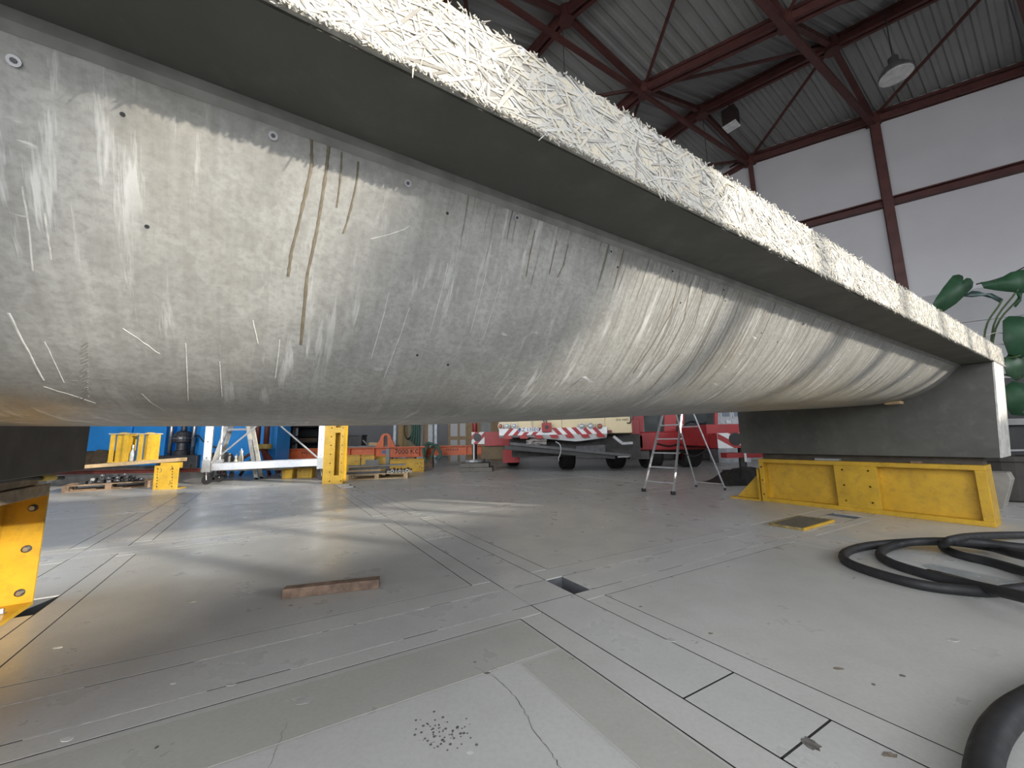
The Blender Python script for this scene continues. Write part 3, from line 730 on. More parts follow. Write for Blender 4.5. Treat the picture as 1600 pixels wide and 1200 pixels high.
t = thing('beam_support', 'yellow boxed steel support with two recessed panels carrying the far end block', 'support', (S0+0.15, 1.8, 0), ROT_B)
MB().box(S0+0.10, S0+0.12, TA+0.05, TB_-0.05, 0.05, ZH-0.05).build('web_plate', YELO, t)
MB().box(S0, S0+0.30, TA, TB_, ZH-0.05, ZH).build('top_flange', YELO, t, bevel=0.004)
MB().box(S0, S0+0.30, TA, TB_, 0.0, 0.05).build('bottom_flange', YELO, t, bevel=0.004)
MB().box(S0, S0+0.30, TA, TA+0.075, 0.05, ZH-0.05).build('end_plate', YELO, t, bevel=0.003)
ep2 = MB().box(S0, S0+0.30, TB_-0.055, TB_, 0.05, ZH-0.05).build('end_plate', YELO, t, bevel=0.003)
cp = MB().box(S0, S0+0.10, 1.585, 1.98, 0.05, ZH-0.05).build('centre_plate', YELO, t, bevel=0.002)
for tt in (1.66, 1.90):
    for z in (0.12, 0.30, 0.48): hole(cp, S0, tt, z, (-1, 0, 0), 0.012)
for z in (0.10, 0.29, 0.47): hole(ep2, S0, TB_-0.028, z, (-1, 0, 0), 0.012)
for tt in (0.95, 1.25, 2.1, 2.5): MB().cyl((S0+0.05, tt, ZH), (S0+0.05, tt, ZH+0.012), 0.012, n=6).build('bolt_head', DSTEEL, t)
solo(MB().box(S0+0.10, S0+0.28, 0.80, 2.82, ZH+0.0005, 0.654), 'shade_gap_board', mat('shade_gap_timber', (0.09, 0.075, 0.06), 0.8, 0, 0.3, 8), 'long dark board added to fill the shaded gap between the far yellow support and the end block', 'board', (S0+0.19, 1.8, ZH), ROT_B)  # board added to keep the shadow gap dark; it also carries the block
solo(MB().box(S0+0.01, S0+0.09, 1.92, 2.17, ZH+0.0005, ZH+0.03), 'packing_shim', ALUD, 'small pale shim lying on the top flange of the far yellow support', 'shim', (S0+0.05, 2.05, ZH), ROT_B, bevel=0.002)
solo(MB().box(S0+0.01, S0+0.08, 1.22, 1.30, ZH+0.0005, ZH+0.025), 'packing_shim', WOODD, 'tiny brown wood shim on the top flange of the far yellow support', 'shim', (S0+0.05, 1.26, ZH), ROT_B, bevel=0.002)
g0 = toB(F(1150, 777)); 
t = thing('gusset_stand', 'small yellow triangular steel gusset standing beside the far support', 'gusset', (S0+0.10, 2.98, 0), ROT_B)
MB().prism([(2.87, 0.02), (3.22, 0.02), (2.87, 0.40)], 'yz', S0+0.09, S0+0.11).build('gusset_plate', YELO, t)
MB().box(S0-0.03, S0+0.2, 2.86, 3.27, 0.0, 0.02).build('foot_plate', YELO, t)
MB().box(S0-0.02, S0+0.2, 2.855, 2.87, 0.02, 0.44).build('back_plate', YELO, t)
# near support
SN, TE, ZN = -1.125, 3.60, 0.668
t = thing('beam_support', 'bright yellow bolted steel support under the near left end of the beam', 'support', (SN-0.17, 2.6, 0), ROT_B)
MB().box(SN-0.34, SN, 1.5, TE, ZN-0.022, ZN).build('top_flange', YEL, t, bevel=0.003)
MB().box(SN-0.34, SN, 1.5, TE, 0.0, 0.022).build('bottom_flange', YEL, t, bevel=0.003)
MB().box(SN-0.182, SN-0.162, 1.5, TE-0.02, 0.022, ZN-0.022).build('web_plate', YEL, t)
ep = MB().box(SN-0.34, SN, TE-0.022, TE, 0.022, ZN-0.022).build('end_plate', YEL, t, bevel=0.002)
for z in (0.085, 0.33, 0.565):
    p = Vector((SN-0.052, TE-0.022, z))
    b_ = MB().cyl(p, p-Vector((0, 0.006, 0)), 0.021, n=14).build('bolt_washer', DSTEEL, ep)
    MB().cyl(p-Vector((0, 0.006, 0)), p-Vector((0, 0.020, 0)), 0.013, n=6).build('bolt_head', STEEL, b_)
p = Vector((SN-0.07, TE-0.16, 0.022)); b_ = MB().cyl(p, p+Vector((0, 0, 0.006)), 0.024, n=14).build('bolt_washer', STEEL, t); MB().cyl(p+Vector((0, 0, 0.006)), p+Vector((0, 0, 0.026)), 0.015, n=6).build('bolt_head', STEEL, b_)
# timber packing, strap and bracket on the near support
def rough_beam(x0, x1, y0, y1, z0, z1, m, name, lab, cat, rot=ROT_B, yaw=0.0, seed=0):
    rr = random.Random(seed); mb = MB(); n = 6; c = Vector(((x0+x1)/2, (y0+y1)/2, z0)); vs = []
    lx = x1-x0; ly = y1-y0; along_x = lx > ly
    for i in range(n+1):
        f = i/n
        for a, b in ((0, 0), (1, 0), (1, 1), (0, 1)):
            j = [rr.uniform(-1, 1)*0.004 for _ in range(2)]
            if along_x: q = Vector((x0+lx*f, y0+ly*a+j[0], z0+(z1-z0)*b + (j[1]*0.4 if b else 0)))
            else: q = Vector((x0+lx*a+j[0], y0+ly*f, z0+(z1-z0)*b + (j[1]*0.4 if b else 0)))
            vs.append(c+Matrix.Rotation(yaw, 3, 'Z') @ (q-c))
    fs = [(0, 1, 2, 3), tuple(4*n+k for k in (3, 2, 1, 0))]
    for i in range(n):
        for k in range(4): fs.append((4*i+k, 4*i+(k+1) % 4, 4*i+4+(k+1) % 4, 4*i+4+k))
    mb.quads(vs, fs)
    return solo(mb, name, m, lab, cat, c, rot, bevel=0.004)
OLDW = mat('old_grey_timber', (0.40, 0.32, 0.23), 0.8, 0, 0.4, 12, 0.3, (0.2, 0.15, 0.1), 0.5)
rough_beam(-1.40, -0.99, 1.9, 3.16, ZN+0.001, ZN+0.062, OLDW, 'packing_timber', 'lower worn timber plank lying on the bright yellow support', 'timber', seed=1)
rough_beam(-1.38, -1.00, 1.95, 3.05, ZN+0.066, 0.797, OLDW, 'packing_timber', 'upper worn timber plank wedged between the lower plank and the beam', 'timber', seed=2)
cl = toB(OY(70, 752, 2.45))
t = thing('steel_clamp', 'grey folded steel clamp bracket beside the worn timber on the bright yellow support', 'clamp', (SN-0.10, 3.32, ZN), ROT_B)
MB().box(SN-0.17, SN-0.03, 3.20, 3.21, ZN+0.001, ZN+0.10).build('bracket_plate', ALUD, t)
MB().box(SN-0.17, SN-0.03, 3.21, 3.42, ZN+0.075, ZN+0.083).build('bracket_top', ALUD, t)
MB().box(SN-0.005, SN+0.001, 3.21, 3.40, ZN+0.001, ZN+0.083).build('bracket_side', ALUD, t)
MB().box(SN-0.17, SN+0.03, 3.43, 3.445, ZN-0.01, ZN+0.105).build('bracket_flange', ALUD, t)
t = thing('tension_strap', 'black strap with a short yellow sleeve running to the steel clamp', 'strap', (SN-0.08, 3.0, 0.77), ROT_B)
MB().tube([(SN+0.165, 2.55, 0.785), (SN+0.165, 2.8, 0.782), (SN+0.165, 3.2, 0.755)], 0.010, 8).build('cord', RUB, t)
MB().cyl((SN+0.165, 2.95, 0.773), (SN+0.165, 3.09, 0.764), 0.016, n=10).build('sleeve', mat('yellow_sleeve', (0.70, 0.52, 0.06), 0.5), t)

# ------------------------------------------------------------------ things on the floor near the camera
a, b = F(440, 937), F(592, 920); d = (b-a).normalized(); yaw = math.atan2(d.y, d.x); L_ = (b-a).length
mb = MB(); vs = []; rr = random.Random(5); n = 10
for i in range(n+1):
    for yy, zz in ((0, 0), (0.07, 0), (0.07, 0.055), (0, 0.055)):
        vs.append((L_*i/n+rr.uniform(-1, 1)*0.001, yy+rr.uniform(-1, 1)*0.0015, zz+(rr.uniform(-1, 1)*0.0015 if zz else 0)))
fs = [(0, 1, 2, 3), tuple(4*n+k for k in (3, 2, 1, 0))]+[(4*i+k, 4*i+(k+1) % 4, 4*i+4+(k+1) % 4, 4*i+4+k) for i in range(n) for k in range(4)]
o = solo(mb.quads(vs, fs), 'timber_batten', mat('brown_batten', (0.27, 0.185, 0.135), 0.75, 0, 0.5, 14, 0.35, (0.10, 0.065, 0.05), 0.6), 'short reddish-brown timber batten lying alone on the floor slab', 'timber', (0, 0, 0), 0, bevel=0.002)
o.location = (a.x, a.y, 0.001); o.rotation_euler = (0, 0, yaw)
# hatch plate with yellow rim
c4 = [F(1203, 821), F(1255, 829.5), F(1303, 815.5), F(1247, 809)]
c = sum(c4, Vector())/4
t = thing('hatch_plate', 'worn steel cover plate with yellow painted rim lying on the floor channel', 'cover plate', c)
MB().prism([(p.x, p.y) for p in c4], 'xy', 0.001, 0.022).build('plate', mat('worn_black_plate', (0.16, 0.15, 0.13), 0.55, 0.2, 0.4, 25, 0.1, (0.3, 0.28, 0.25), 0.6), t)
for i in range(4):
    p, q = c4[i], c4[(i+1) % 4]; MB().bar(p+Vector((0, 0, 0.013)), q+Vector((0, 0, 0.013)), 0.016, 0.024).build('rim', (YEL if i == 1 else mat('worn_yellow_rim', (0.36, 0.27, 0.10), 0.6, 0, 0.5, 30, 0, (0.1, 0.09, 0.07), 0.8)), t)
# black hose in loose coils
def cr6(x, y): return (1140+x/3.478, 680+y/3.478)
hp = []
def addp(lst, zs):
    for (x, y), z in zip(lst, zs): hp.append(F(*cr6(x, y), z))
HR = 0.029
lc = [(1900, 800), (1600, 833), (1450, 848), (1300, 845), (1050, 815), (830, 760), (660, 700), (618, 655), (680, 617), (850, 590), (1150, 578), (1400, 607), (1650, 665)]
addp(lc, [HR]*10+[HR*2.2, HR*1.4, HR*3])
hp += [F(1850, 905, HR*3), F(1880, 960, HR*3)]
lb = [(1950, 960), (1600, 880), (1300, 810), (1050, 750), (870, 690), (818, 640), (900, 598), (1050, 577), (1350, 583), (1620, 612)]
addp(lb, [HR*3.1, HR*2.9, HR*1.2, HR, HR, HR, HR*1.6, HR*3.2, HR*3.4, HR*3.4])
hp += [F(1800, 870, HR*3), F(1800, 915, HR*3)]
la = [(1850, 830), (1600, 742), (1420, 690), (1250, 650), (1160, 607), (1200, 572), (1350, 549), (1650, 543)]
addp(la, [HR*2, HR*1.2, HR, HR, HR, HR*5.2, HR*3.2, HR])
hp += [F(1800, 838, HR), F(2000, 845, HR)]
hose = thing('rubber_hose', 'thick black rubber hose lying in loose coils on the floor', 'hose', (hp[0].x, hp[0].y, 0))
MB().tube(spline(hp, 8), HR, 10).build('hose_pipe', RUB, hose, smooth=True)
p, q = F(*cr6(1080, 755), HR), F(*cr6(1300, 810), HR)
MB().tube([p, (p+q)/2, q], HR*1.12, 10).build('repair_sleeve', mat('worn_tape', (0.05, 0.045, 0.035), 0.5, 0, 0.5, 30), hose, smooth=True)
h2 = [F(2400, 985, 0.036), F(2000, 1010, 0.036), F(1800, 1032, 0.036), F(1680, 1062, 0.036), F(1600, 1100, 0.036), F(1565, 1130, 0.036), F(1545, 1165, 0.036), F(1535, 1215, 0.036), F(1545, 1290, 0.036), F(1600, 1400, 0.036), F(1720, 1560, 0.036)]
solo(MB().tube(spline(h2, 8), 0.036, 12), 'suction_hose', RUB, 'fat black hose end curving over the light floor coat', 'hose', (h2[3].x, h2[3].y, 0), smooth=True)
bp = [F(*cr6(1050, 712)), F(*cr6(1090, 705)), F(*cr6(1560, 800)), F(*cr6(1430, 825))]
t = thing('floor_bar', 'flat pale steel bar with drilled holes on the floor inside the hose coil', 'steel bar', sum(bp, Vector())/4)
bar_ = MB().prism([(p.x, p.y) for p in bp], 'xy', 0.001, 0.009).build('bar', mat('pale_bar', (0.44, 0.46, 0.47), 0.35, 0.3, 0.15, 10), t)
for x, y in ((1360, 775), (1130, 722), (1460, 795)): p = F(*cr6(x, y)); hole(bar_, p.x, p.y, 0.009, (0, 0, 1), 0.009)
# ------------------------------------------------------------------ aluminium stepladder
fl_, fr_ = F(1006, 768), F(1052, 773); bl_, br_ = F(1088, 761), F(1133, 766)
Y0 = (fl_+fr_)/2; W_ = (fr_-fl_); wd = W_.normalized(); dp = ((bl_+br_)/2-Y0); 
topz = 1.62; tl, tr_ = fl_+W_*0.21+dp*0.46, fl_+W_*0.79+dp*0.46
t = thing('stepladder', 'tall aluminium stepladder standing open on the floor', 'ladder', Y0)
def lerp(a, b, f): return a+(b-a)*f
for p, q in ((fl_, tl), (fr_, tr_)):
    rail = MB().bar(p+Vector((0, 0, 0.03)), q+Vector((0, 0, topz)), 0.018, 0.036, up=dp).build('rail', ALU, t)
    MB().box(p.x-0.03, p.x+0.03, p.y-0.03, p.y+0.03, 0, 0.05).build('rubber_foot', RUB, rail)
for i in range(6):
    z = 0.172+0.235*i ; f = z/topz
    if z > topz: break
    a, b = lerp(fl_, tl, f)+Vector((0, 0, z)), lerp(fr_, tr_, f)+Vector((0, 0, z)); o_ = dp.normalized()*0.035
    MB().bar(a+o_, b+o_, 0.07, 0.02).build('tread', ALU, t)
bt0, bt1 = tl+wd*0.02+dp*0.06, tr_-wd*0.02+dp*0.06
for p, q in ((bl_, bt0), (br_, bt1)):
    rail = MB().bar(p+Vector((0, 0, 0.03)), q+Vector((0, 0, topz)), 0.016, 0.022, up=dp).build('back_rail', ALU, t)
    MB().cyl(p, p+Vector((0, 0, 0.04)), 0.02, n=8).build('rubber_foot', RUB, rail)
for z in (0.10, 1.08):
    f = z/topz; MB().bar(lerp(bl_, bt0, f)+Vector((0, 0, z)), lerp(br_, bt1, f)+Vector((0, 0, z)), 0.02, 0.02).build('cross_bar', ALU, t)
MB().bar((tl+bt0)/2-wd*0.02+Vector((0, 0, topz)), (tr_+bt1)/2+wd*0.02+Vector((0, 0, topz)), 0.26, 0.03).build('platform', ALU, t)
MB().tube(spline([lerp(fr_, tr_, 0.42)+Vector((0, 0, 0.68)), lerp(lerp(fr_, tr_, .4), lerp(br_, bt1, .4), .5)+Vector((0, 0, 0.58)), lerp(br_, bt1, 0.42)+Vector((0, 0, 0.70))], 6), 0.008, 6).build('spreader_strap', RUB, t)
# ------------------------------------------------------------------ back left: blue press and its surroundings
Y = 12.4
x0, x1, z0, z1 = XZ(120, 712, 436, 655, Y)
t = thing('hydraulic_press', 'large blue painted hydraulic press housing behind the yellow columns', 'press', ((x0+x1)/2, Y+0.5, 0))
xm = OY(203, 690, Y).x; xn = OY(255, 690, Y).x; xo = OY(310, 690, Y).x
MB().box(x0-1.0, xm, Y, Y+0.7, 0.0, 2.6).build('side_panel', BLUE, t, bevel=0.01)
MB().box(xm+0.01, xn, Y+0.06, Y+0.7, 0.0, 2.6).build('side_panel', BLUED, t, bevel=0.01)
MB().box(xn+0.01, xo, Y+0.45, Y+0.7, 0.0, 2.6).build('back_panel', BLUED, t)
MB().box(xo, x1-0.25, Y+0.02, Y+0.7, 0.0, 2.6).build('side_panel', BLUE, t, bevel=0.01)
MB().box(x1-0.24, x1, Y-0.05, Y+0.7, 0.0, 2.6).build('corner_post', BLUED, t, bevel=0.01)
MB().box(xn-0.05, xo+0.10, Y-0.12, Y+0.42, 0.0, 0.62).build('press_bed', DSTEEL, t, bevel=0.01)
MB().box(xn-0.05, xo+0.10, Y-0.12, Y+0.42, 2.2, 2.6).build('press_head', DSTEEL, t, bevel=0.01)
for px in (263, 299):
    x = OY(px, 690, Y-0.1).x; MB().cyl((x, Y-0.02, 0.62), (x, Y-0.02, 2.2), 0.055, n=14).build('tie_rod', STEEL, t, smooth=True)
xc = OY(281, 690, Y).x
MB().lathe([(0.22, 0.62), (0.24, 0.75), (0.16, 0.78), (0.16, 1.0), (0.25, 1.03), (0.26, 1.10), (0.26, 1.22), (0.24, 1.25), (0.20, 1.35), (0.08, 1.40), (0.07, 1.75)], (xc, Y+0.12, 0), 20).build('piston', DSTEEL, t)
MB().lathe([(0.27, 1.13), (0.275, 1.15), (0.27, 1.17)], (xc, Y+0.12, 0), 20).build('piston_ring', STEEL, t)
cab0 = OY(305, 672, Y-0.1); cab1 = OY(332, 690, Y-0.2)
MB().tube(spline([OY(304, 682, Y-0.1), OY(310, 681, Y-0.25), OY(318, 690, Y-0.25), OY(330, 697, Y-0.2), OY(345, 700, Y-0.1)], 6), 0.02, 6).build('hydraulic_line', RUB, t)
# two short yellow columns on a long pale timber
Y = 8.72
pl = XZ(130, 731, 283, 720, Y)
xa, xb = pl[0], pl[1]
tb = MB().prism([(xa-1.3, 0.38), (xb, 0.575), (xb, 0.655), (xa-1.3, 0.46)], 'xz', Y-0.12, Y+0.16)
solo(tb, 'timber_beam', WOOD, 'long pale squared timber carrying the two short yellow columns', 'timber', ((xa+xb)/2, Y, 0.45), bevel=0.005)
tz = lambda x: 0.46+(x-xa+1.3)*(0.195)/(xb-xa+1.3)
for pxa, pxb, dy, lab, gl in ((178, 206, 0.0, 'short yellow I-section column with a top plate beside the glass bottle, nearer the end block', 1), (222, 243, 0.02, 'narrow short yellow I-section column standing near the tie rods of the press', 0)):
    a = OY(pxa, 700, Y).x; b = OY(pxb, 700, Y).x; zb = tz((a+b)/2)+0.012; zt = OY(pxa, 679, Y).z
    t = thing('yellow_column', lab, 'column', ((a+b)/2, Y+dy, zb-0.005))
    MB().box(a, a+0.10, Y-0.10, Y-0.085, zb, zt).box(a, a+0.10, Y+0.085, Y+0.10, zb, zt).build('flange', YEL, t)
    MB().box(a+0.10, b-0.10, Y-0.055, Y-0.04, zb, zt).build('web_plate', YEL, t)
    MB().box(b-0.10, b, Y-0.10, Y-0.085, zb, zt).box(b-0.015, b, Y-0.085, Y+0.10, zb, zt).build('flange', YEL, t)
    MB().box(a-0.03, b+0.03, Y-0.12, Y+0.12, zt, zt+0.022).build('top_plate', mat('pale_worn_plate', (0.50, 0.42, 0.28), 0.5, 0, 0.3, 15), t)
    MB().box(a-0.005, b+0.005, Y-0.11, Y+0.11, zb-0.012, zb+0.006).build('base_plate', YEL, t)
    MB().prism([(a+0.10, zt), (a+0.20, zt), (a+0.13, zt-0.14), (a+0.10, zt-0.16)], 'xz', Y-0.02, Y).build('gusset', YEL, t)
    MB().lathe([(0.09, 0.0), (0.08, 0.015), (0.03, 0.025)], ((a+b)/2, Y, zt+0.022), 12).build('bearing_pad', YEL, t)
x = OY(210, 700, Y).x; zb = tz(x)
t = thing('clear_bottle', 'small clear bottle with a white cap between the two yellow columns', 'bottle', (x, Y-0.02, zb))
MB().lathe([(0.045, 0.003), (0.05, 0.02), (0.05, 0.19), (0.02, 0.26), (0.02, 0.30)], (x, Y-0.02, zb), 12).build('body', mat('milky_bottle', (0.42, 0.45, 0.45), 0.15, 0, 0.2, 10), t, smooth=True)
MB().cyl((x, Y-0.02, zb+0.30), (x, Y-0.02, zb+0.36), 0.022, n=10).build('cap', WHT, t)
# perforated yellow plate leaning under the timber's end
Y2 = 8.45; xs = XZ(238, 765, 277, 726, Y2)
t = thing('perforated_plate', 'yellow steel plate with two rows of holes standing under the end of the pale timber', 'plate', ((xs[0]+xs[1])/2, Y2+0.06, 0))
_c = [OY(238, 766, Y2), OY(275, 765, Y2), OY(279, 726, Y2), OY(242, 726, Y2)]
pl_ = MB().prism([(_c[0].x, 0.0), (_c[1].x, 0.0), (_c[2].x, 0.50), (_c[3].x, 0.50)], 'xz', Y2, Y2+0.03).build('plate', YEL, t)
MB().box(_c[0].x, _c[1].x-0.02, Y2+0.03, Y2+0.28, 0.0, 0.02).build('foot_plate', YEL, t)
MB().box((xs[0]+xs[1])/2-0.15, (xs[0]+xs[1])/2+0.15, Y2+0.03, Y2+0.25, 0.44, 0.558).build('shelf_block', YEL, t)
for i in range(7):
    z = 0.06+i*0.062
    for f in (0.16, 0.80): hole(pl_, _c[0].x+(_c[1].x-_c[0].x)*f-z*0.05, Y2, z, (0, -1, 0), 0.018 if i % 3 else 0.023)
for f, z in ((0.24, 0.35), (0.72, 0.40), (0.70, 0.09)): MB().tube(spline([(xs[0]+(xs[1]-xs[0])*f, Y2-0.002, z), (xs[0]+(xs[1]-xs[0])*f+0.04, Y2-0.002, z+0.04), (xs[0]+(xs[1]-xs[0])*f+0.02, Y2-0.002, z+0.09)], 4), 0.005, 5).build('weld_scar', DSTEEL, pl_)
# second support of the timber, out of sight behind the end block
solo(MB().box(xa-1.25, xa-1.05, Y-0.1, Y+0.14, 0.0, 0.378), 'timber_trestle', WOODD, 'dark squared block carrying the hidden end of the pale timber', 'block', (xa-0.2, Y, 0), bevel=0.01)
# low pallet with metal fittings
def pallet(lab, cx, cy, w, d, yaw=0.0, m=WOODD, group=None, h=0.14, nb=5):
    t = thing('wooden_pallet', lab, 'pallet', (0, 0, 0))
    for i in range(nb):
        y = -d/2+(d-0.1)*i/(nb-1); MB().box(-w/2, w/2, y, y+0.1, h-0.022, h).build('deck_board', m, t)
    for i in range(3):
        x = -w/2+(w-0.1)*i/2
        for j in range(3):
            y = -d/2+(d-0.1)*j/2; MB().box(x, x+0.1, y, y+0.1, 0.022, h-0.022).build('block', m, t)
    for j in range(3):
        y = -d/2+(d-0.1)*j/2; MB().box(-w/2, w/2, y, y+0.1, 0.0, 0.022).build('bottom_board', m, t)
    t.location = (cx, cy, 0); t.rotation_euler = (0, 0, yaw); return t
pa = F(115, 769); pb = F(218, 762)
yw = math.atan2(pb.y-pa.y, pb.x-pa.x)
pc = (pa+pb)/2 + Vector((-math.sin(yw), math.cos(yw), 0))*0.4
pallet('dark wooden pallet loaded with a heap of metal couplers', pc.x, pc.y, (pb-pa).length+0.35, 0.8, yw)
cg = 'metal couplers heaped on the dark pallet'
def coupler():
    t = thing('metal_coupler', 'dark greasy metal pipe coupler in the heap on the dark pallet', 'coupler', (0, 0, 0), 0, cg)
    MB().cyl((-0.038, 0, 0.03), (0.038, 0, 0.03), 0.03, n=10).build('collar', DSTEEL, t)
    MB().cyl((0, -0.036, 0.05), (0, 0.036, 0.05), 0.012, n=6).build('bolt', STEEL, t)
    MB().box(-0.025, 0.025, 0.01, 0.038, 0.0, 0.05).build('lug', DSTEEL, t)
    return t
proto = coupler(); rr = random.Random(3); first = True
for lay, n, r in ((0, 8, 0.46), (0.001, 8, 0.42), (1, 6, 0.33), (1.001, 5, 0.28), (2, 4, 0.2)):
    for i in range(n):
        o = proto if first else copy_tree(proto); first = False
        f = (i+0.5)/n*2-1; ax = Vector((math.cos(yw), math.sin(yw), 0)); ay = Vector((-ax.y, ax.x, 0))
        p = pc + ax*(f*r*1.15+0.05) + ay*(rr.uniform(-0.02, 0.02)+(-0.26 if lay == int(lay) else -0.08))
        o.location = (p.x, p.y, 0.141+0.062*lay); o.rotation_euler = (0, 0, rr.uniform(0, PI))
# long rails lying behind the pallet
RAIL = mat('grey_rail_steel', (0.22, 0.215, 0.21), 0.45, 0.4, 0.3, 4)
for i, (ya, za, lab, m) in enumerate(((9.75, 0.0, 'long grey steel rail on the floor behind the coupler pallet', RAIL), (10.05, 0.0, 'long rusty steel rail behind the grey rail and the coupler pallet', BROWNST), (10.35, 0.0, 'long dark box rail in front of the blue press', DSTEEL))):
    xa_, xb_ = -12.5+i*0.3, -7.55-i*0.5; h = 0.26+0.08*i
    mb = MB().box(xa_, xb_, ya-0.07, ya+0.07, 0, 0.02).box(xa_, xb_, ya-0.012, ya+0.012, 0.02, h-0.02).box(xa_, xb_, ya-0.05, ya+0.05, h-0.02, h)
    solo(mb, 'steel_rail', m, lab, 'rail', ((xa_+xb_)/2, ya, 0))
# dark skip-like box and sacks near the blue press
Yk = 11.85; k0, k1, _, _ = XZ(142, 700, 182, 720, Yk)
mb = MB(); rr = random.Random(8); n, m_ = 12, 6; vs = []
for i in range(n+1):
    for j in range(m_+1):
        x = k0-0.6+(k1-k0+0.8)*i/n; y = Yk-0.35+0.7*j/m_; e = min(i, n-i)/3; e = min(1, e)*min(1, min(j, m_-j)/1.5)
        vs.append((x, y, e*(0.80+0.12*mnoise.noise(Vector((x*3, y*3, 1))))+rr.uniform(-0.02, 0.02)*e))
fs = [(i*(m_+1)+j, (i+1)*(m_+1)+j, (i+1)*(m_+1)+j+1, i*(m_+1)+j+1) for i in range(n) for j in range(m_)]
solo(mb.quads(vs, fs), 'tarpaulin', mat('brown_tarpaulin', (0.10, 0.07, 0.04), 0.8, 0, 0.4, 6), 'crumpled dark brown tarpaulin heap against the blue press panel', 'tarpaulin', ((k0+k1)/2, Yk, 0))

# ------------------------------------------------------------------ wheeled aluminium scaffold base
A_, B_ = F(320, 757), F(500, 750.5)
dx = (B_-A_).normalized(); dn = Vector((-dx.y, dx.x, 0)); L_ = (B_-A_).length
t = thing('rolling_scaffold', 'aluminium rolling scaffold with upright legs and a low white cross beam on castors', 'scaffold', (A_+B_)/2)
def castor(p, par):
    c_ = MB().cyl(p+Vector((0, 0, 0.10))-dn*0.022+dx*0.03, p+Vector((0, 0, 0.10))+dn*0.022+dx*0.03, 0.10, n=18).build('castor_wheel', RUB, par)
    MB().bar(p+dx*0.03+Vector((0, 0, 0.10))-dn*0.03, p+Vector((0, 0, 0.24)), 0.012, 0.05).build('castor_fork', STEEL, c_)
    MB().cyl(p+Vector((0, 0, 0.21)), p+Vector((0, 0, 0.29)), 0.04, n=10).build('castor_collar', BLK, par)
for P, lean in ((A_, 0.0), (B_, 0.0), (A_+dn*0.55, 0), (B_+dn*0.55, 0)):
    castor(P, t)
    up_ = MB().bar(P+Vector((0, 0, 0.28)), P+Vector((0, 0, 2.3)), 0.06, 0.16, up=dx).build('upright', ALU, t, bevel=0.004) if P in (A_, B_) else MB().cyl(P+Vector((0, 0, 0.28)), P+Vector((0, 0, 2.3)), 0.026, n=10).build('upright', ALU, t)
    q0 = P
    if P in (A_, B_):
        for z in (0.62, 1.0, 1.38): w = P-dn*0.03; hole(up_, w.x, w.y, z, -dn, 0.016, 0.04)
    MB().bar(P+Vector((0, 0, 0.29)), P+Vector((0, 0, 0.56)), 0.07, 0.17, up=dx).build('leg_sleeve', ALUD, t)
for s_ in (0, 0.55):
    MB().bar(A_+dn*s_+dx*0.12+Vector((0, 0, 0.40)), B_+dn*s_-dx*0.08+Vector((0, 0, 0.44)), 0.06, 0.17).build('cross_beam', ALU, t, bevel=0.004)
MB().cyl(A_+dx*0.1+Vector((0, 0, 0.5)), A_+dx*(L_*0.62)+Vector((0, 0, 1.9)), 0.022, n=8).build('diagonal_brace', ALU, t)
MB().cyl(B_-dx*0.02+Vector((0, 0, 0.5)), B_-dx*(L_*0.62)+Vector((0, 0, 1.9)), 0.022, n=8).build('diagonal_brace', ALU, t)
# pale A-frame ladder behind the scaffold
Yl = 10.42; fA, fB = OY(333, 727, Yl), F(403, 748.5)
t = thing('trestle_ladder', 'pale A-frame ladder with one rung showing behind the scaffold', 'ladder', (-7.3, Yl, 0))
apex = OY(376, 615, Yl); g0 = apex+(OY(333, 727, Yl)-apex)*1.0; g0 = apex+(g0-apex)*((apex.z-0.03)/(apex.z-g0.z))
g1 = Vector((fB.x, Yl, 0.03))
for g in (g0, g1):
    for dy in (0, 0.22):
        o_ = Vector((0, dy, 0)); MB().bar(g+o_, apex+Vector((0.06 if g is g1 else -0.06, dy*0.7, 0)), 0.03, 0.10, up=(1, 0, 0)).build('rail', mat('pale_ladder_alu', (0.70, 0.68, 0.62), 0.4, 0.3), t)
    for f in (0.18, 0.36, 0.54, 0.72):
        p = g+(apex-g)*f; MB().cyl(p, p+Vector((0, 0.22-0.066*f, 0)), 0.018, n=8).build('rung', ALU, t)
z = OY(374, 671, Yl).z; f = (z-0.03)/(apex.z-0.03)
MB().bar(g0+(apex-g0)*f, g1+(apex-g1)*f, 0.03, 0.05).build('spreader', ALU, t)
for g in (g0, g1):
    for dy in (0, 0.22): MB().box(g.x-0.03, g.x+0.03, g.y+dy-0.03, g.y+dy+0.03, 0, 0.05).build('foot', RUB, t)
# small castor dolly behind
c0, c1 = F(354, 747), F(428, 748)
t = thing('castor_dolly', 'low dark dolly on small grey castors behind the scaffold cross beam', 'dolly', (c0+c1)/2)
MB().box(c0.x-0.75, c1.x+0.1, 10.80, 11.22, 0.20, 0.27).build('deck', GREYP, t)
for x in (c0.x-0.55, c0.x+0.02, c1.x):
    for y in (10.88, 11.14):
        w = MB().cyl((x-0.02, y, 0.085), (x+0.02, y, 0.085), 0.085, n=16).build('castor_wheel', ALUD, t); MB().box(x-0.03, x+0.03, y-0.02, y+0.02, 0.10, 0.20).build('castor_fork', STEEL, w)
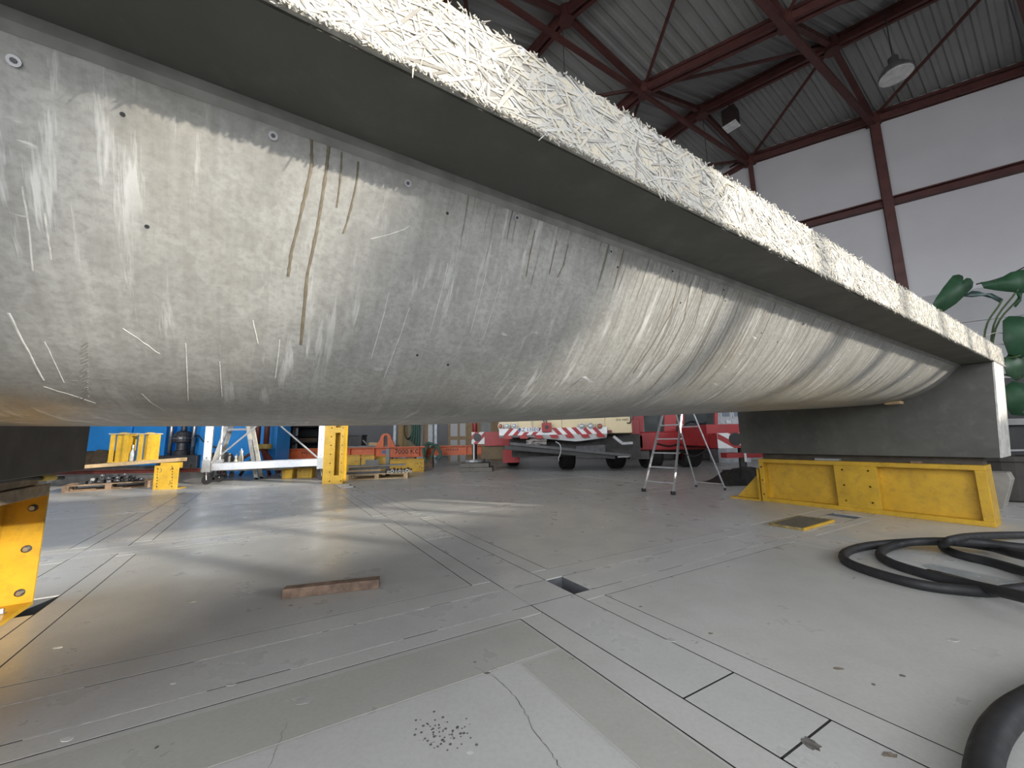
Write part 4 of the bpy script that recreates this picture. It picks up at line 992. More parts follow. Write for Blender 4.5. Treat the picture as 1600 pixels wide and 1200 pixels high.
# cream bottles and a dark motor on the dolly
for px, zt, lab in ((370, 0.34, 'squat cream spray bottle on the dolly next to the dark motor'), (377, 0.48, 'tall cream bottle with a pump top on the dolly')):
    x = OY(px, 710, 10.95).x; t = thing('cream_bottle', lab, 'bottle', (x, 10.95, 0.27))
    h = zt; MB().lathe([(0.055, 0.001), (0.062, 0.03), (0.062, h*0.6), (0.04, h*0.75), (0.035, h*0.85)], (x, 10.95, 0.27), 14).build('body', mat('cream_plastic', (0.62, 0.56, 0.44), 0.45), t, smooth=True)
    MB().lathe([(0.045, h*0.85), (0.045, h), (0.012, h+0.01), (0.012, h+0.06)], (x, 10.95, 0.27), 10).build('pump_cap', WHT, t)
x = OY(350, 710, 10.95).x
t = thing('electric_motor', 'dark grey electric motor with cooling fins on the dolly', 'motor', (x, 10.95, 0.27))
MB().cyl((x-0.42, 10.95, 0.50), (x+0.16, 10.95, 0.50), 0.19, n=18).build('housing', GREYP, t)
for k in range(9): MB().cyl((x-0.36+k*0.055, 10.95, 0.50), (x-0.345+k*0.055, 10.95, 0.50), 0.21, n=18).build('fin', DSTEEL, t)
MB().box(x-0.38, x+0.12, 10.80, 11.10, 0.2705, 0.34).build('foot', DSTEEL, t)
# red-brown twin tube stand with yellow collars
Yt = 11.8; xa_ = OY(402, 690, Yt).x; xb_ = OY(416, 690, Yt).x
t = thing('tube_stand', 'red-brown stand with two upright tubes, yellow collars and splayed legs', 'stand', ((xa_+xb_)/2, Yt, 0))
for x in (xa_, xb_):
    MB().cyl((x, Yt, 0.62), (x, Yt, 2.2), 0.075, n=12).build('tube', BROWNST, t, smooth=True)
    MB().cyl((x, Yt, 0.78), (x, Yt, 0.92), 0.17, n=16).build('collar', mat('dull_yellow_collar', (0.36, 0.27, 0.07), 0.6), t)
for dx_, dy_ in ((-1.15, -0.2), (0.85, -0.25), (0.35, 0.35), (-0.35, -0.35), (0.5, -0.3)):
    xm_ = (xa_+xb_)/2; MB().bar((xm_+dx_*0.08, Yt+dy_*0.08, 0.78), (xm_+dx_, Yt+dy_, 0.02), 0.07, 0.07).build('leg', BROWNST, t)
# two small yellow blocks under the scaffold beam
for px0, px1, py0, py1, lab in ((440, 457, 748, 733, 'plain small yellow steel block on the floor behind the scaffold beam'), (464, 488, 747, 731, 'small yellow steel block with bolt holes on the floor behind the scaffold')):
    p = F(px0, py0); q = XZ(px0, py0, px1, py1, p.y)
    t = thing('yellow_block', lab, 'block', ((q[0]+q[1])/2, p.y+0.1, 0))
    bd_ = MB().box(q[0], q[1], p.y, p.y+0.2, 0, q[3]).build('body', YELO, t, bevel=0.005)
    if px0 > 460:
        for f in (0.2, 0.5, 0.8):
            for z in (0.07, 0.19): hole(bd_, q[0]+(q[1]-q[0])*f, p.y, z, (0, -1, 0), 0.012)
    else: MB().box(q[0]-0.01, q[1]+0.01, p.y-0.01, p.y+0.21, q[3], q[3]+0.012).build('top_plate', YELO, t)
p = F(440, 748)
for k, (dz, lab) in enumerate(((0, 'lowest grey packing plate stacked on the plain yellow block'), (0.055, 'middle dark packing plate of the stack on the plain yellow block'), (0.11, 'topmost grey packing plate of the stack on the plain yellow block'))):
    x = OY(448, 720, p.y).x; zt = XZ(440, 748, 457, 733, p.y)[3]+0.0125
    w_ = 0.20-0.015*k; solo(MB().box(x-w_, x+w_, p.y+0.0, p.y+0.2, zt+dz+0.001*k, zt+dz+0.05+0.001*k), 'packing_plate', (ALUD, DSTEEL, GREYP)[k], lab, 'plate', (x, p.y+0.1, zt+dz), bevel=0.003)

# ------------------------------------------------------------------ tall yellow slotted post
p = F(509, 757); q = F(538, 756); Yp = p.y+0.1
xs = XZ(510, 757, 539, 660, Yp); xa, xb = xs[0], xs[1]
t = thing('slotted_post', 'tall yellow steel box post with a long slot and edge holes', 'post', ((xa+xb)/2, Yp+0.15, 0))
w = xb-xa; s0, s1 = xa+w*0.42, xa+w*0.75; zs0, zs1 = XZ(510, 743, 539, 676, Yp)[2:]; zt0 = zs1+0.12
fr = MB().box(xa, xb, Yp, Yp+0.025, 0, 1.75).build('front_plate', YEL, t)
slot(fr, s0, s1, Yp-0.05, Yp+0.08, zs0, zs1); slot(fr, s0, s1, Yp-0.05, Yp+0.08, zt0, 1.9)
MB().box(xa-0.10, xa, Yp, Yp+0.18, 0, 1.75).build('side_plate', YELO, t)
MB().box(xb-0.02, xb, Yp+0.025, Yp+0.18, 0, 1.75).build('side_plate', YEL, t)
MB().box(xa, xb-0.02, Yp+0.165, Yp+0.18, 0, 1.75).build('back_plate', YEL, t)
for i in range(7):
    z = 0.06+i*0.20
    for x in (xa+w*0.17, xb-w*0.10): hole(fr, x, Yp, z, (0, -1, 0), 0.016)


# ------------------------------------------------------------------ orange spreader beams
Yo = 13.2
def obeam(lab, x0, x1, z0, z1, y, ribs):
    t = thing('spreader_beam', lab, 'lifting beam', ((x0+x1)/2, y+0.15, 0.0 if z0 < 0.05 else z0))
    MB().box(x0, x1, y, y+0.30, z0, z0+0.035).build('bottom_flange', ORA, t)
    MB().box(x0, x1, y, y+0.30, z1-0.035, z1).build('top_flange', ORA, t)
    MB().box(x0, x1, y+0.10, y+0.13, z0+0.035, z1-0.035).build('web_plate', ORA, t)
    for x in ribs: MB().box(x-0.015, x+0.015, y+0.005, y+0.10, z0+0.035, z1-0.035).build('stiffener', ORA, t)
    return t
xa, xb, za, zb = XZ(425, 717, 520, 699, Yo)
xl0, xl1 = OY(437, 700, Yo).x, OY(664, 700, Yo).x
zb0, zb1 = OY(600, 715, Yo).z, OY(600, 698.5, Yo).z
ot = obeam('orange lifting beam marked 7000 KG with a rounded lug on top', xl0, xl1, zb0, zb1, Yo, [OY(px, 706, Yo).x for px in (446, 546, 584, 654)])
c_ = OY(601, 690, Yo); a = OY(585, 698, Yo).x; b = OY(617, 698, Yo).x; zt = OY(601, 677, Yo).z; cx = (a+b)/2; R_ = (b-a)*0.27
arc = [(cx+R_*math.cos(th), zt-R_+R_*math.sin(th)) for th in [PI*k/10 for k in range(11)]]
outer = [(b, zb1)] + arc + [(a, zb1)]
hw = R_*0.36; zh0, zh1 = zb1+0.03, zt-R_*0.45
mb = MB()      # lug with a real keyhole opening, built from two cheeks and a bridge
for sgn in (-1, 1):
    e = b if sgn > 0 else a
    poly = [(cx+sgn*hw, zb1), (e, zb1)] + [(x, z) for x, z in (arc if sgn > 0 else arc[::-1]) if (x-cx)*sgn >= -1e-6][:6] + [(cx, zh1+0.02), (cx+sgn*hw*0.7, zh1), (cx+sgn*hw, zh1-0.08)]
    mb.prism(poly, 'xz', Yo+0.08, Yo+0.16)
mb.build('lifting_lug', ORA, ot)
for px in (590, 611): x = OY(px, 706, Yo).x
text_part('7000 KG', 0.235, face_south(OY(635, 706, Yo).x, Yo+0.098, (zb0+zb1)/2), INK, ot, 'capacity_lettering')
text_part('PFEIFER', 0.12, face_south(OY(480, 707, Yo).x, Yo+0.098, (zb0+zb1)/2+0.02), INK, ot, 'maker_lettering', spacing=1.25)
st_ = MB().box(OY(599, 706, Yo).x-0.07, OY(599, 706, Yo).x+0.05, Yo+0.09, Yo+0.0985, (zb0+zb1)/2-0.05, (zb0+zb1)/2+0.06).build('blue_sticker', mat('blue_sticker', (0.05, 0.08, 0.22), 0.4), ot)
x2a, x2b = OY(664, 700, Yo+0.4).x, OY(768, 700, Yo+0.4).x
ot2 = obeam('second dull orange lifting beam behind the green slings', x2a-0.4, x2b+0.2, zb0+0.02, zb1, Yo+0.45, [OY(px, 706, Yo+0.4).x for px in (670, 728, 758)])
text_part('PFEIFER', 0.11, face_south(OY(706, 707, Yo+0.45).x, Yo+0.548, (zb0+zb1)/2+0.03), INK, ot2, 'maker_lettering', spacing=1.25)
for i, (x, m) in enumerate(((xl0+0.6, 0), (xl1-0.5, 0))):
    solo(MB().box(x-0.15, x+0.15, Yo+0.02, Yo+0.28, 0, zb0-0.001), 'timber_block', WOODD, ('squared timber block under the orange beam end near the tube stand', 'squared timber block under the orange beam end near the slings')[i], 'block', (x, Yo+0.15, 0))
for i, x in enumerate((x2a+0.1, x2b-0.4)):
    solo(MB().box(x-0.15, x+0.15, Yo+0.47, Yo+0.73, 0, zb0+0.019), 'timber_block', WOODD, ('dark timber block under the second orange beam behind the slings', 'dark timber block under the second orange beam beside the outrigger')[i], 'block', (x, Yo+0.6, 0))
# yellow steel lengths on the floor before the orange beam
for i, (pa_, pb_, py0, py1, Yy, lab) in enumerate(((538, 562, 734, 712, 12.2, 'short yellow steel length with one hole below the orange beam'), (563, 584, 734, 712, 12.05, 'yellow steel length with end holes in the middle of the row below the orange beam'), (586, 606, 734, 714, 12.35, 'yellow steel end piece with four bolt holes below the blue sticker'), (604, 662, 736, 718, 11.9, 'long low yellow steel channel beside the pallet of tubes'))):
    q = XZ(pa_, py0, pb_, py1, Yy); h = OY((pa_+pb_)/2, py1, Yy).z
    t = thing('yellow_section', lab, 'steel section', ((q[0]+q[1])/2, Yy+0.1, 0))
    wb_ = MB().box(q[0], q[1], Yy+0.05, Yy+0.07, 0.0, h).build('web_plate', YELO, t)
    MB().box(q[0], q[1], Yy, Yy+0.2, h, h+0.02).build('flange', YELO, t); MB().box(q[0], q[1], Yy, Yy+0.2, 0, 0.02).build('flange', YELO, t)
    for f, z in (((0.7, 0.3),) if i == 0 else ((0.82, 0.3), (0.92, 0.3), (0.88, 0.18), (0.95, 0.14))): hole(wb_, q[0]+(q[1]-q[0])*f, Yy+0.05, h*z*2.2, (0, -1, 0), 0.016)
# pallet of tubes
pa = F(538, 751); pb = F(637, 747); yw = math.atan2(pb.y-pa.y, pb.x-pa.x); ax = Vector((math.cos(yw), math.sin(yw), 0)); ay = Vector((-ax.y, ax.x, 0))
pc = (pa+pb)/2+ay*0.4
pallet('pale wooden pallet stacked with dark bars and tubes beside the slotted post', pc.x, pc.y, (pb-pa).length, 0.8, yw, WOOD)
gt = 'white-ended tubes on the pale pallet'
rr = random.Random(4)
TL = ['slim tube with a pale end nearest the dark bars on the pallet', 'thickest pale-ended tube next to the slim one beside the dark bars', 'slim pale-ended tube between the thickest tube and the medium tube', 'medium pale-ended tube in the middle of the row on the pallet', 'slim pale-ended tube between the medium and the outer thick tube', 'outer thick pale-ended tube beside the thinnest one', 'thinnest pale-ended tube at the outer corner of the pallet']
for i, px in enumerate((602.5, 608, 614, 619.5, 625, 630.5, 635.5)):
    r_ = (0.030, 0.042, 0.032, 0.036, 0.03, 0.042, 0.026)[i]
    x = (OY(px, 735, pa.y).x); p = pa+ax*((x-pa.x)/ax.x)
    p = Vector((p.x, p.y-0.02, 0.1415+r_)); q = p+ay*0.75
    t = thing('steel_tube', TL[i], 'tube', (p.x, p.y, 0.1415), 0, gt)
    br_t = MB().cyl(p, q, r_, n=12).build('barrel', DSTEEL, t); hole(br_t, p.x, p.y, p.z, -ay, r_*0.55, 0.5)
    er_ = MB().cyl(p-ay*0.004, p+ay*0.01, r_*1.02, n=12).build('end_ring', mat('pale_tube_end', (0.68, 0.68, 0.66), 0.5), t)
    hole(er_, p.x, p.y, p.z, -ay, r_*0.55, 0.06)
for i, (f0, f1, zz, h, lab) in enumerate(((0.02, 0.62, 0.142, 0.05, 'lowest dark flat bar on the pale pallet'), (0.0, 0.55, 0.194, 0.045, 'pale wooden slat between the dark bars on the pale pallet'), (0.05, 0.66, 0.241, 0.05, 'dark flat bar above the wooden slat on the pale pallet'), (0.0, 0.95, 0.293, 0.04, 'topmost long dark bar across the pale pallet'))):
    L_ = (pb-pa).length; p = pa+ax*(L_*f0)+ay*(0.1+0.02*i); q = pa+ax*(L_*f1)+ay*(0.16+0.02*i)
    if i == 3: p = p+ay*0.3; q = q+ay*0.3
    mb = MB().bar(p+Vector((0, 0, zz+h/2)), q+Vector((0, 0, zz+h/2)), 0.16, h-0.001)
    solo(mb, 'flat_bar', (DSTEEL, WOOD, DSTEEL, GREYP)[i], lab, 'bar', (p.x, p.y, zz))
x = OY(606, 715, pc.y+0.63).x; pz = OY(607, 701, pc.y+0.63).z
solo(MB().box(x-0.05, x+0.05, pc.y+0.60, pc.y+0.66, 0.0, pz), 'upright_bar', GREYP, 'dark grey flat bar standing upright in front of the orange beam', 'bar', (x, pc.y+0.63, 0))
x0_, x1_, z0_, z1_ = XZ(571, 727, 593, 719, pc.y)
t = thing('angle_bracket', 'dark angle bracket with two holes on the bars of the pale pallet', 'bracket', ((x0_+x1_)/2, pc.y, 0.334))
ul_ = MB().box(x0_, x1_, pc.y-0.02, pc.y, 0.334, 0.334+0.13).build('upright_leg', GREYP, t); MB().box(x0_, x1_, pc.y-0.0, pc.y+0.12, 0.334, 0.345).build('flat_leg', GREYP, t)
for f in (0.25, 0.8): hole(ul_, x0_+(x1_-x0_)*f, pc.y-0.02, 0.334+0.08, (0, -1, 0), 0.012)
# ------------------------------------------------------------------ back wall clutter between the press and the crane
Yw = 14.6
a, b, z0, z1 = XZ(434, 700, 450, 660, Yw)
t = thing('grey_cabinet', 'grey steel cabinet with a darker door between the blue press and the black rack', 'cabinet', ((a+b)/2, Yw+0.3, 0))
MB().box(a, b, Yw, Yw+0.6, 0, 2.0).build('body', GREYP, t, bevel=0.01)
MB().box(a+0.02, b-0.02, Yw-0.02, Yw-0.002, 0.1, OY(440, 671, Yw).z).build('door', mat('dark_grey_door', (0.12, 0.12, 0.12), 0.5), t)
a, b, z0, z1 = XZ(452, 698, 500, 655, Yw)
t = thing('storage_rack', 'black open storage rack with shelves behind the orange lifting beam', 'rack', ((a+b)/2, Yw+0.3, 0))
for x in (a, b-0.06):
    for y in (Yw, Yw+0.54): MB().box(x, x+0.06, y, y+0.06, 0, 2.2).build('upright', BLK, t)
for z in (0.35, OY(470, 693, Yw).z, OY(470, 682, Yw).z-0.03, OY(470, 668, Yw).z, 2.1): MB().box(a+0.0601, b-0.0601, Yw, Yw+0.6, z, z+0.05).build('shelf', BLK, t)
MB().box(a+0.06, b-0.06, Yw+0.57, Yw+0.59, 0.4, 2.1).build('back_sheet', mat('dark_back_sheet', (0.03, 0.03, 0.03), 0.6), t)
zsh = OY(470, 693, Yw).z+0.0505
a2, b2 = OY(462, 688, Yw).x, OY(496, 688, Yw).x
solo(MB().box(a2, b2, Yw+0.05, Yw+0.5, zsh, zsh+0.15), 'storage_crate', mat('brown_crate', (0.10, 0.065, 0.04), 0.7), 'flat brown crate on a shelf of the black rack', 'crate', ((a2+b2)/2, Yw+0.3, zsh), bevel=0.006)
x = OY(465, 665, Yw).x; zs2 = OY(470, 668, Yw).z+0.051
t = thing('metal_canister', 'pale metal canister on the upper shelf of the black rack', 'canister', (x, Yw+0.2, zs2))
MB().lathe([(0.09, 0.001), (0.10, 0.02), (0.10, 0.3), (0.05, 0.36)], (x, Yw+0.2, zs2), 14).build('body', ALUD, t, smooth=True); MB().cyl((x, Yw+0.2, zs2+0.36), (x, Yw+0.2, zs2+0.4), 0.045, n=10).build('lid', WHT, t)
# dark crate standing on a low bench behind the orange beam
Yb = 14.0; a, b, z0, z1 = XZ(540, 697, 565, 681, Yb)
t = thing('work_bench', 'low grey bench hidden behind the orange lifting beam', 'bench', ((a+b)/2+0.3, Yb+0.3, 0))
MB().box(a-0.3, b+1.2, Yb, Yb+0.6, z0-0.05, z0-0.001).build('top', GREYP, t)
for x in (a-0.25, b+1.1):
    for y in (Yb+0.03, Yb+0.52): MB().box(x, x+0.05, y, y+0.05, 0, z0-0.05).build('leg', GREYP, t)
t = thing('black_crate', 'black ribbed crate on the bench behind the orange lifting beam', 'crate', ((a+b)/2, Yb+0.25, z0))
MB().box(a, b, Yb+0.02, Yb+0.5, z0, z1).build('body', BLK, t, bevel=0.01)
MB().box(a-0.02, b+0.02, Yb+0.0, Yb+0.52, z1-0.0, z1+0.04).build('lid', BLK, t)
for f in (0.3, 0.65): MB().box(a+(b-a)*f-0.015, a+(b-a)*f+0.015, Yb+0.005, Yb+0.02, z0+0.02, z1-0.01).build('rib', mat('grey_rib', (0.06, 0.06, 0.06), 0.5), t)
xk = OY(576, 694, Yb).x; zt_ = z0
solo(MB().prism([(xk-0.1, zt_), (xk+0.28, zt_), (xk+0.30, zt_+0.10), (xk-0.02, zt_+0.12)], 'xz', Yb+0.1, Yb+0.4), 'wood_offcut', WOOD, 'pale wood offcut on the bench beside the orange lug', 'timber', (xk, Yb+0.25, zt_), bevel=0.004)
solo(MB().bar((xk-0.22, Yb+0.03, zt_+0.20), (xk-0.05, Yb+0.05, zt_+0.025), 0.04, 0.045), 'steel_angle', DSTEEL, 'dark steel angle leaning on the bench beside the black crate', 'steel angle', (xk-0.2, Yb+0.1, zt_))
# glazed door frame with boards and green slings behind
Yd = 16.5; a, b, z0, z1 = XZ(614, 700, 683, 640, Yd)
t = thing('board_rack', 'upright rack with pale blue posts holding leaning boards behind the orange beam', 'rack', ((a+b)/2, Yd+0.2, 0))
PB = mat('pale_blue_post', (0.50, 0.56, 0.64), 0.45)
for x in (a, b-0.11): MB().box(x, x+0.11, Yd, Yd+0.12, 0, 2.6).build('post', PB, t)
MB().box(a, b, Yd, Yd+0.12, 2.6, 2.72).build('top_rail', PB, t); MB().box(a+0.1101, b-0.1101, Yd+0.02, Yd+0.1, 0.2, 0.3).build('bottom_rail', PB, t)
rr = random.Random(2); x = a+0.16; i = 0
BL = ['honey brown board leaning first in the rack beside the pale blue post', 'olive brown board leaning second in the pale blue rack', 'grey brown board behind the coiled cable in the pale blue rack', 'tan board beside the green slings in the pale blue rack', 'light grey board in the middle of the pale blue rack', 'narrow brown board near the far post of the pale blue rack', 'white board next to the far post of the pale blue rack']
BC = [(0.30, 0.20, 0.08), (0.21, 0.16, 0.07), (0.2, 0.17, 0.12), (0.28, 0.2, 0.1), (0.42, 0.43, 0.43), (0.24, 0.17, 0.1), (0.5, 0.51, 0.52)]
for i in range(7):
    w_ = (b-a-0.36)/7
    solo(MB().box(x, x+w_-0.012, Yd+0.16+0.02*(i % 2), Yd+0.19+0.02*(i % 2), 0, 2.3), 'leaning_board', mat('board_%d' % i, BC[i], 0.7, 0, 0.2, 4), BL[i], 'board', (x+w_/2, Yd+0.18, 0)); x += w_
gs = [OY(px, py, Yd-0.12) for px, py in ((652, 640), (650, 665), (648, 690))]
t = thing('hanging_sling', 'bundle of green round slings hanging in front of the boards of the rack', 'sling', gs[2])
for k in range(4):
    o_ = Vector((0.07*k-0.1, -0.02*(k % 2), 0)); zt = 2.66
    MB().tube(spline([Vector((gs[0].x, Yd-0.07, zt))+o_, gs[1]+o_*1.2, gs[2]+o_*1.5-Vector((0, 0, 0.1*k))], 5), 0.045, 7).build('strand', GREENROPE, t, smooth=True)
MB().box(gs[0].x-0.2, gs[0].x+0.25, Yd-0.13, Yd-0.001, 2.62, 2.68).build('hook_bar', STEEL, t)
cc = OY(637, 672, Yd-0.05)
t = thing('coiled_cable', 'dark coiled cable hanging on the boards of the pale blue rack', 'cable', cc)
for k in range(3): MB().tube([cc+Vector((0.17*math.cos(th), -0.02*k+0.1, 0.40*math.sin(th)+0.02*k)) for th in [2*PI*q/20 for q in range(20)]], 0.016, 6, closed=True).build('loop', RUB, t)
# wooden doors farther right
Ye = 17.2; a, b, z0, z1 = XZ(700, 700, 735, 640, Ye)
t = thing('timber_partition', 'wooden partition with grey glazed panels between the rack and the crane', 'partition', ((a+b)/2, Ye, 0))
PW = mat('partition_wood', (0.26, 0.18, 0.09), 0.65, 0, 0.2, 5)
for f in (0, 0.42, 0.78, 1.35, 1.9, 2.4): MB().box(a+(b-a)*f, a+(b-a)*f+0.10, Ye, Ye+0.08, 0, 2.6).build('stile', PW, t)
MB().box(a-0.02, a+(b-a)*2.4+0.12, Ye-0.01, Ye+0.09, 2.6, 2.7).build('head_rail', PW, t); MB().box(a-0.02, a+(b-a)*2.4+0.12, Ye-0.01, Ye-0.001, 0.95, 1.1).build('mid_rail', PW, t)
for f0, f1, m_ in ((0, 0.42, PANELD), (0.42, 0.78, PANELD), (0.78, 1.35, PW), (1.35, 1.9, GREYP), (1.9, 2.4, PW)): MB().box(a+(b-a)*f0+0.10, a+(b-a)*f1, Ye+0.02, Ye+0.05, 0, 2.6).build('panel', m_, t)
xp = OY(742, 665, 15.6).x
t = thing('red_pipe', 'upright dark red pipe in front of the wooden partition', 'pipe', (xp, 15.6, 0))
MB().cyl((xp, 15.6, 0.02), (xp, 15.6, 3.0), 0.10, n=14).build('shaft', RED, t, smooth=True); MB().cyl((xp, 15.6, 0), (xp, 15.6, 0.02), 0.18, n=14).build('base_plate', RED, t)
# green slings draped over the orange beams with a hook
Ys = Yo+0.0
t = thing('draped_sling', 'dark green slings draped over the orange beams with a steel hook', 'sling', OY(676, 706, Ys))
for k, pts in enumerate(([(663, 697), (668, 692), (676, 694), (684, 700), (688, 710), (680, 717)], [(664, 712), (666, 700), (672, 694), (680, 697), (676, 708), (674, 716)], [(672, 700), (680, 695), (687, 702), (689, 712), (684, 718)], [(661, 700), (663, 715), (668, 722)])):
    MB().tube(spline([OY(px, py, Ys-0.06-0.05*k if py > 698 else Ys+0.12) for px, py in pts], 5), 0.04, 7).build('strand', GREENROPE, t, smooth=True)
hk = OY(681, 721, Ys-0.15)
MB().tube(spline([hk+Vector((0, 0, 0.12)), hk+Vector((0.0, 0, 0.04)), hk+Vector((0.05, 0, 0)), hk+Vector((0.02, 0, -0.06)), hk+Vector((-0.05, 0, -0.04))], 5), 0.018, 6).build('hook', STEEL, t)

# ------------------------------------------------------------------ red mobile crane with cream tail
Yc = 9.85
crane = thing('mobile_crane', 'red and cream mobile crane with striped bumper, dark undercarriage and outriggers', 'crane', (1.8, 11.5, 0))
def rect(a, b, c, d, Y): return XZ(a, b, c, d, Y)
# cream tail
x0, x1, z0, z1 = rect(779, 672, 946, 640, Yc)
MB().box(x0, x1, Yc+0.06, Yc+1.6, z0-0.02, 2.5).build('tail_body', CREAM, crane, bevel=0.03)
for px in (878,): x = OY(px, 655, Yc).x; MB().box(x-0.008, x+0.008, Yc+0.055, Yc+0.062, z0, 2.4).build('panel_seam', mat('cream_seam', (0.3, 0.24, 0.14), 0.5), crane)
MB().tube(spline([OY(826, 655, Yc+0.03), OY(830, 658, Yc+0.02), OY(831, 667, Yc+0.03)], 5), 0.022, 6).build('grab_rail', mat('pale_rail', (0.7, 0.64, 0.5), 0.4), crane)
# striped bumper
bx0, bx1, bz0, bz1 = rect(780, 681, 948, 667, Yc)
bump = MB().box(bx0, bx1, Yc-0.03, Yc+0.05, bz0, bz1).build('bumper', WHT, crane, bevel=0.006, label='red and white striped bumper')
xm = OY(852, 675, Yc).x
def stripes(xa, xb, n, lean):
    w = (xb-xa)/n
    for i in range(n):
        if i % 2: continue
        a = xa+w*i; poly = [(a, bz0-0.001), (a+w, bz0-0.001), (a+w+lean, bz1+0.001), (a+lean, bz1+0.001)]
        poly = [(max(xa, min(xb, x)), z) for x, z in poly]
        if len(set(poly)) < 4: continue
        MB().prism(poly, 'xz', Yc-0.034, Yc-0.0295).build('stripe', RED, bump)
stripes(bx0+0.10, xm-0.02, 9, 0.16); stripes(xm+0.06, bx1, 12, -0.16)
# lower curved valance
vs = []; n = 24
for i in range(n+1):
    x = bx0+(bx1-bx0)*i/n; zc = bz0-0.05-0.13*max(0, 1-abs((i/n)-0.72)/0.45)
    vs += [(x, Yc-0.02, bz0), (x, Yc+0.10, zc), (x, Yc+0.16, zc), (x, Yc+0.03, bz0)]
MB().quads(vs, [(4*i+k, 4*i+(k+1) % 4, 4*i+4+(k+1) % 4, 4*i+4+k) for i in range(n) for k in range(4)]).build('valance', WHT, bump)
for i in range(0, 14, 2):
    a = bx0+(bx1-bx0)*(i+0.5)/14; w_ = (bx1-bx0)/14
    MB().prism([(a, bz0), (a+w_, bz0), (a+w_+0.05, bz0-0.085), (a+0.05, bz0-0.085)], 'xz', Yc-0.028, Yc-0.02).build('stripe', RED, bump)
lx, lz = OY(826, 671.5, Yc).x, OY(826, 671.5, Yc).z
lp_ = MB().box(lx-0.26, lx+0.26, Yc-0.048, Yc-0.036, lz-0.057, lz+0.057).build('licence_plate', WHT, bump, bevel=0.004)
text_part('RZ 135EG', 0.125, face_south(lx+0.02, Yc-0.0495, lz), mat('plate_blue_ink', (0.02, 0.03, 0.12), 0.5), bump, 'plate_lettering')
MB().box(lx-0.255, lx-0.215, Yc-0.050, Yc-0.0475, lz-0.05, lz+0.05).build('plate_band', mat('plate_blue_band', (0.012, 0.06, 0.25), 0.45), bump)
AMB = mat('amber_lens', (0.30, 0.10, 0.05), 0.15); CLR = mat('clear_lens', (0.42, 0.45, 0.46), 0.1, 0.3)
for px, py, m_ in ((782, 666, AMB), (792.5, 665.5, CLR), (803.5, 665.5, CLR), (909, 666, CLR), (923, 665.5, CLR), (937, 666, AMB)):
    c_ = OY(px, py, Yc-0.05); r_ = 0.068 if px < 900 else 0.078
    lm = MB().cyl(c_, c_+Vector((0, 0.09, 0)), r_, n=18).build('lamp_housing', STEEL, bump, smooth=False)
    MB().lathe([(0.0001, 0)], (0, 0, 0)) if False else None
    mb = MB(); n_ = 14; rings = [(r_*0.86, 0.0), (r_*0.7, -0.018), (r_*0.35, -0.028)]
    vs = [c_+Vector((rr_*math.cos(2*PI*k/n_), dy, rr_*math.sin(2*PI*k/n_))) for rr_, dy in rings for k in range(n_)]
    fs = [(q*n_+k, q*n_+(k+1) % n_, (q+1)*n_+(k+1) % n_, (q+1)*n_+k) for q in range(2) for k in range(n_)]+[tuple(range(2*n_, 3*n_))]
    mb.quads(vs, fs).build('lens', m_, lm, smooth=True)
# tow coupling
a, b, c_, d_ = rect(847, 675, 861, 660.5, Yc-0.06)
tw = MB().box(a, b, Yc-0.14, Yc-0.035, c_, d_).build('tow_coupling', DRED, crane, bevel=0.01)
MB().cyl(((a+b)/2, Yc-0.15, (c_+d_)/2), ((a+b)/2, Yc-0.14, (c_+d_)/2), 0.05, n=10).build('coupling_eye', BLK, tw)
p = Vector(((a+b)/2-0.05, Yc-0.09, d_)); MB().bar(p, p+Vector((-0.17, -0.02, 0.35)), 0.02, 0.03).build('lever', DSTEEL, tw); MB().bar(p+Vector((0.06, 0, 0)), p+Vector((-0.08, -0.02, 0.35)), 0.02, 0.03).build('lever', DSTEEL, tw)
# cream side locker with handle
a, b, z0, z1 = rect(943, 681, 986, 640, Yc+0.1)
lk = MB().box(a, b, Yc+0.1, Yc+0.7, z0+0.06, 2.5).build('side_locker', CREAM, crane, bevel=0.02)
MB().tube(spline([OY(980, 649, Yc+0.08), OY(985, 649, Yc+0.04), OY(985, 660, Yc+0.04), OY(980, 661, Yc+0.08)], 4), 0.016, 6).build('handle', BLK, lk)
text_part('HK 30000', 0.062, face_south(OY(973, 656, Yc+0.1).x, Yc+0.0985, OY(973, 656, Yc+0.1).z), INK, crane, 'locker_lettering')
x_ = OY(964, 656, Yc+0.1); MB().lathe([(0.035, -0.05), (0.035, 0.05)], (0, 0, 0), 10) if False else None
MB().cyl(x_+Vector((0, 0.0, 0)), x_+Vector((0, -0.004, 0)), 0.03, n=12).build('emblem', mat('locker_emblem', (0.35, 0.28, 0.14), 0.5), lk)
c_ = OY(953, 674, Yc+0.05); MB().box(c_.x-0.05, c_.x+0.04, Yc+0.02, Yc+0.098, c_.z-0.035, c_.z+0.03).build('hinge', BROWNST, lk)
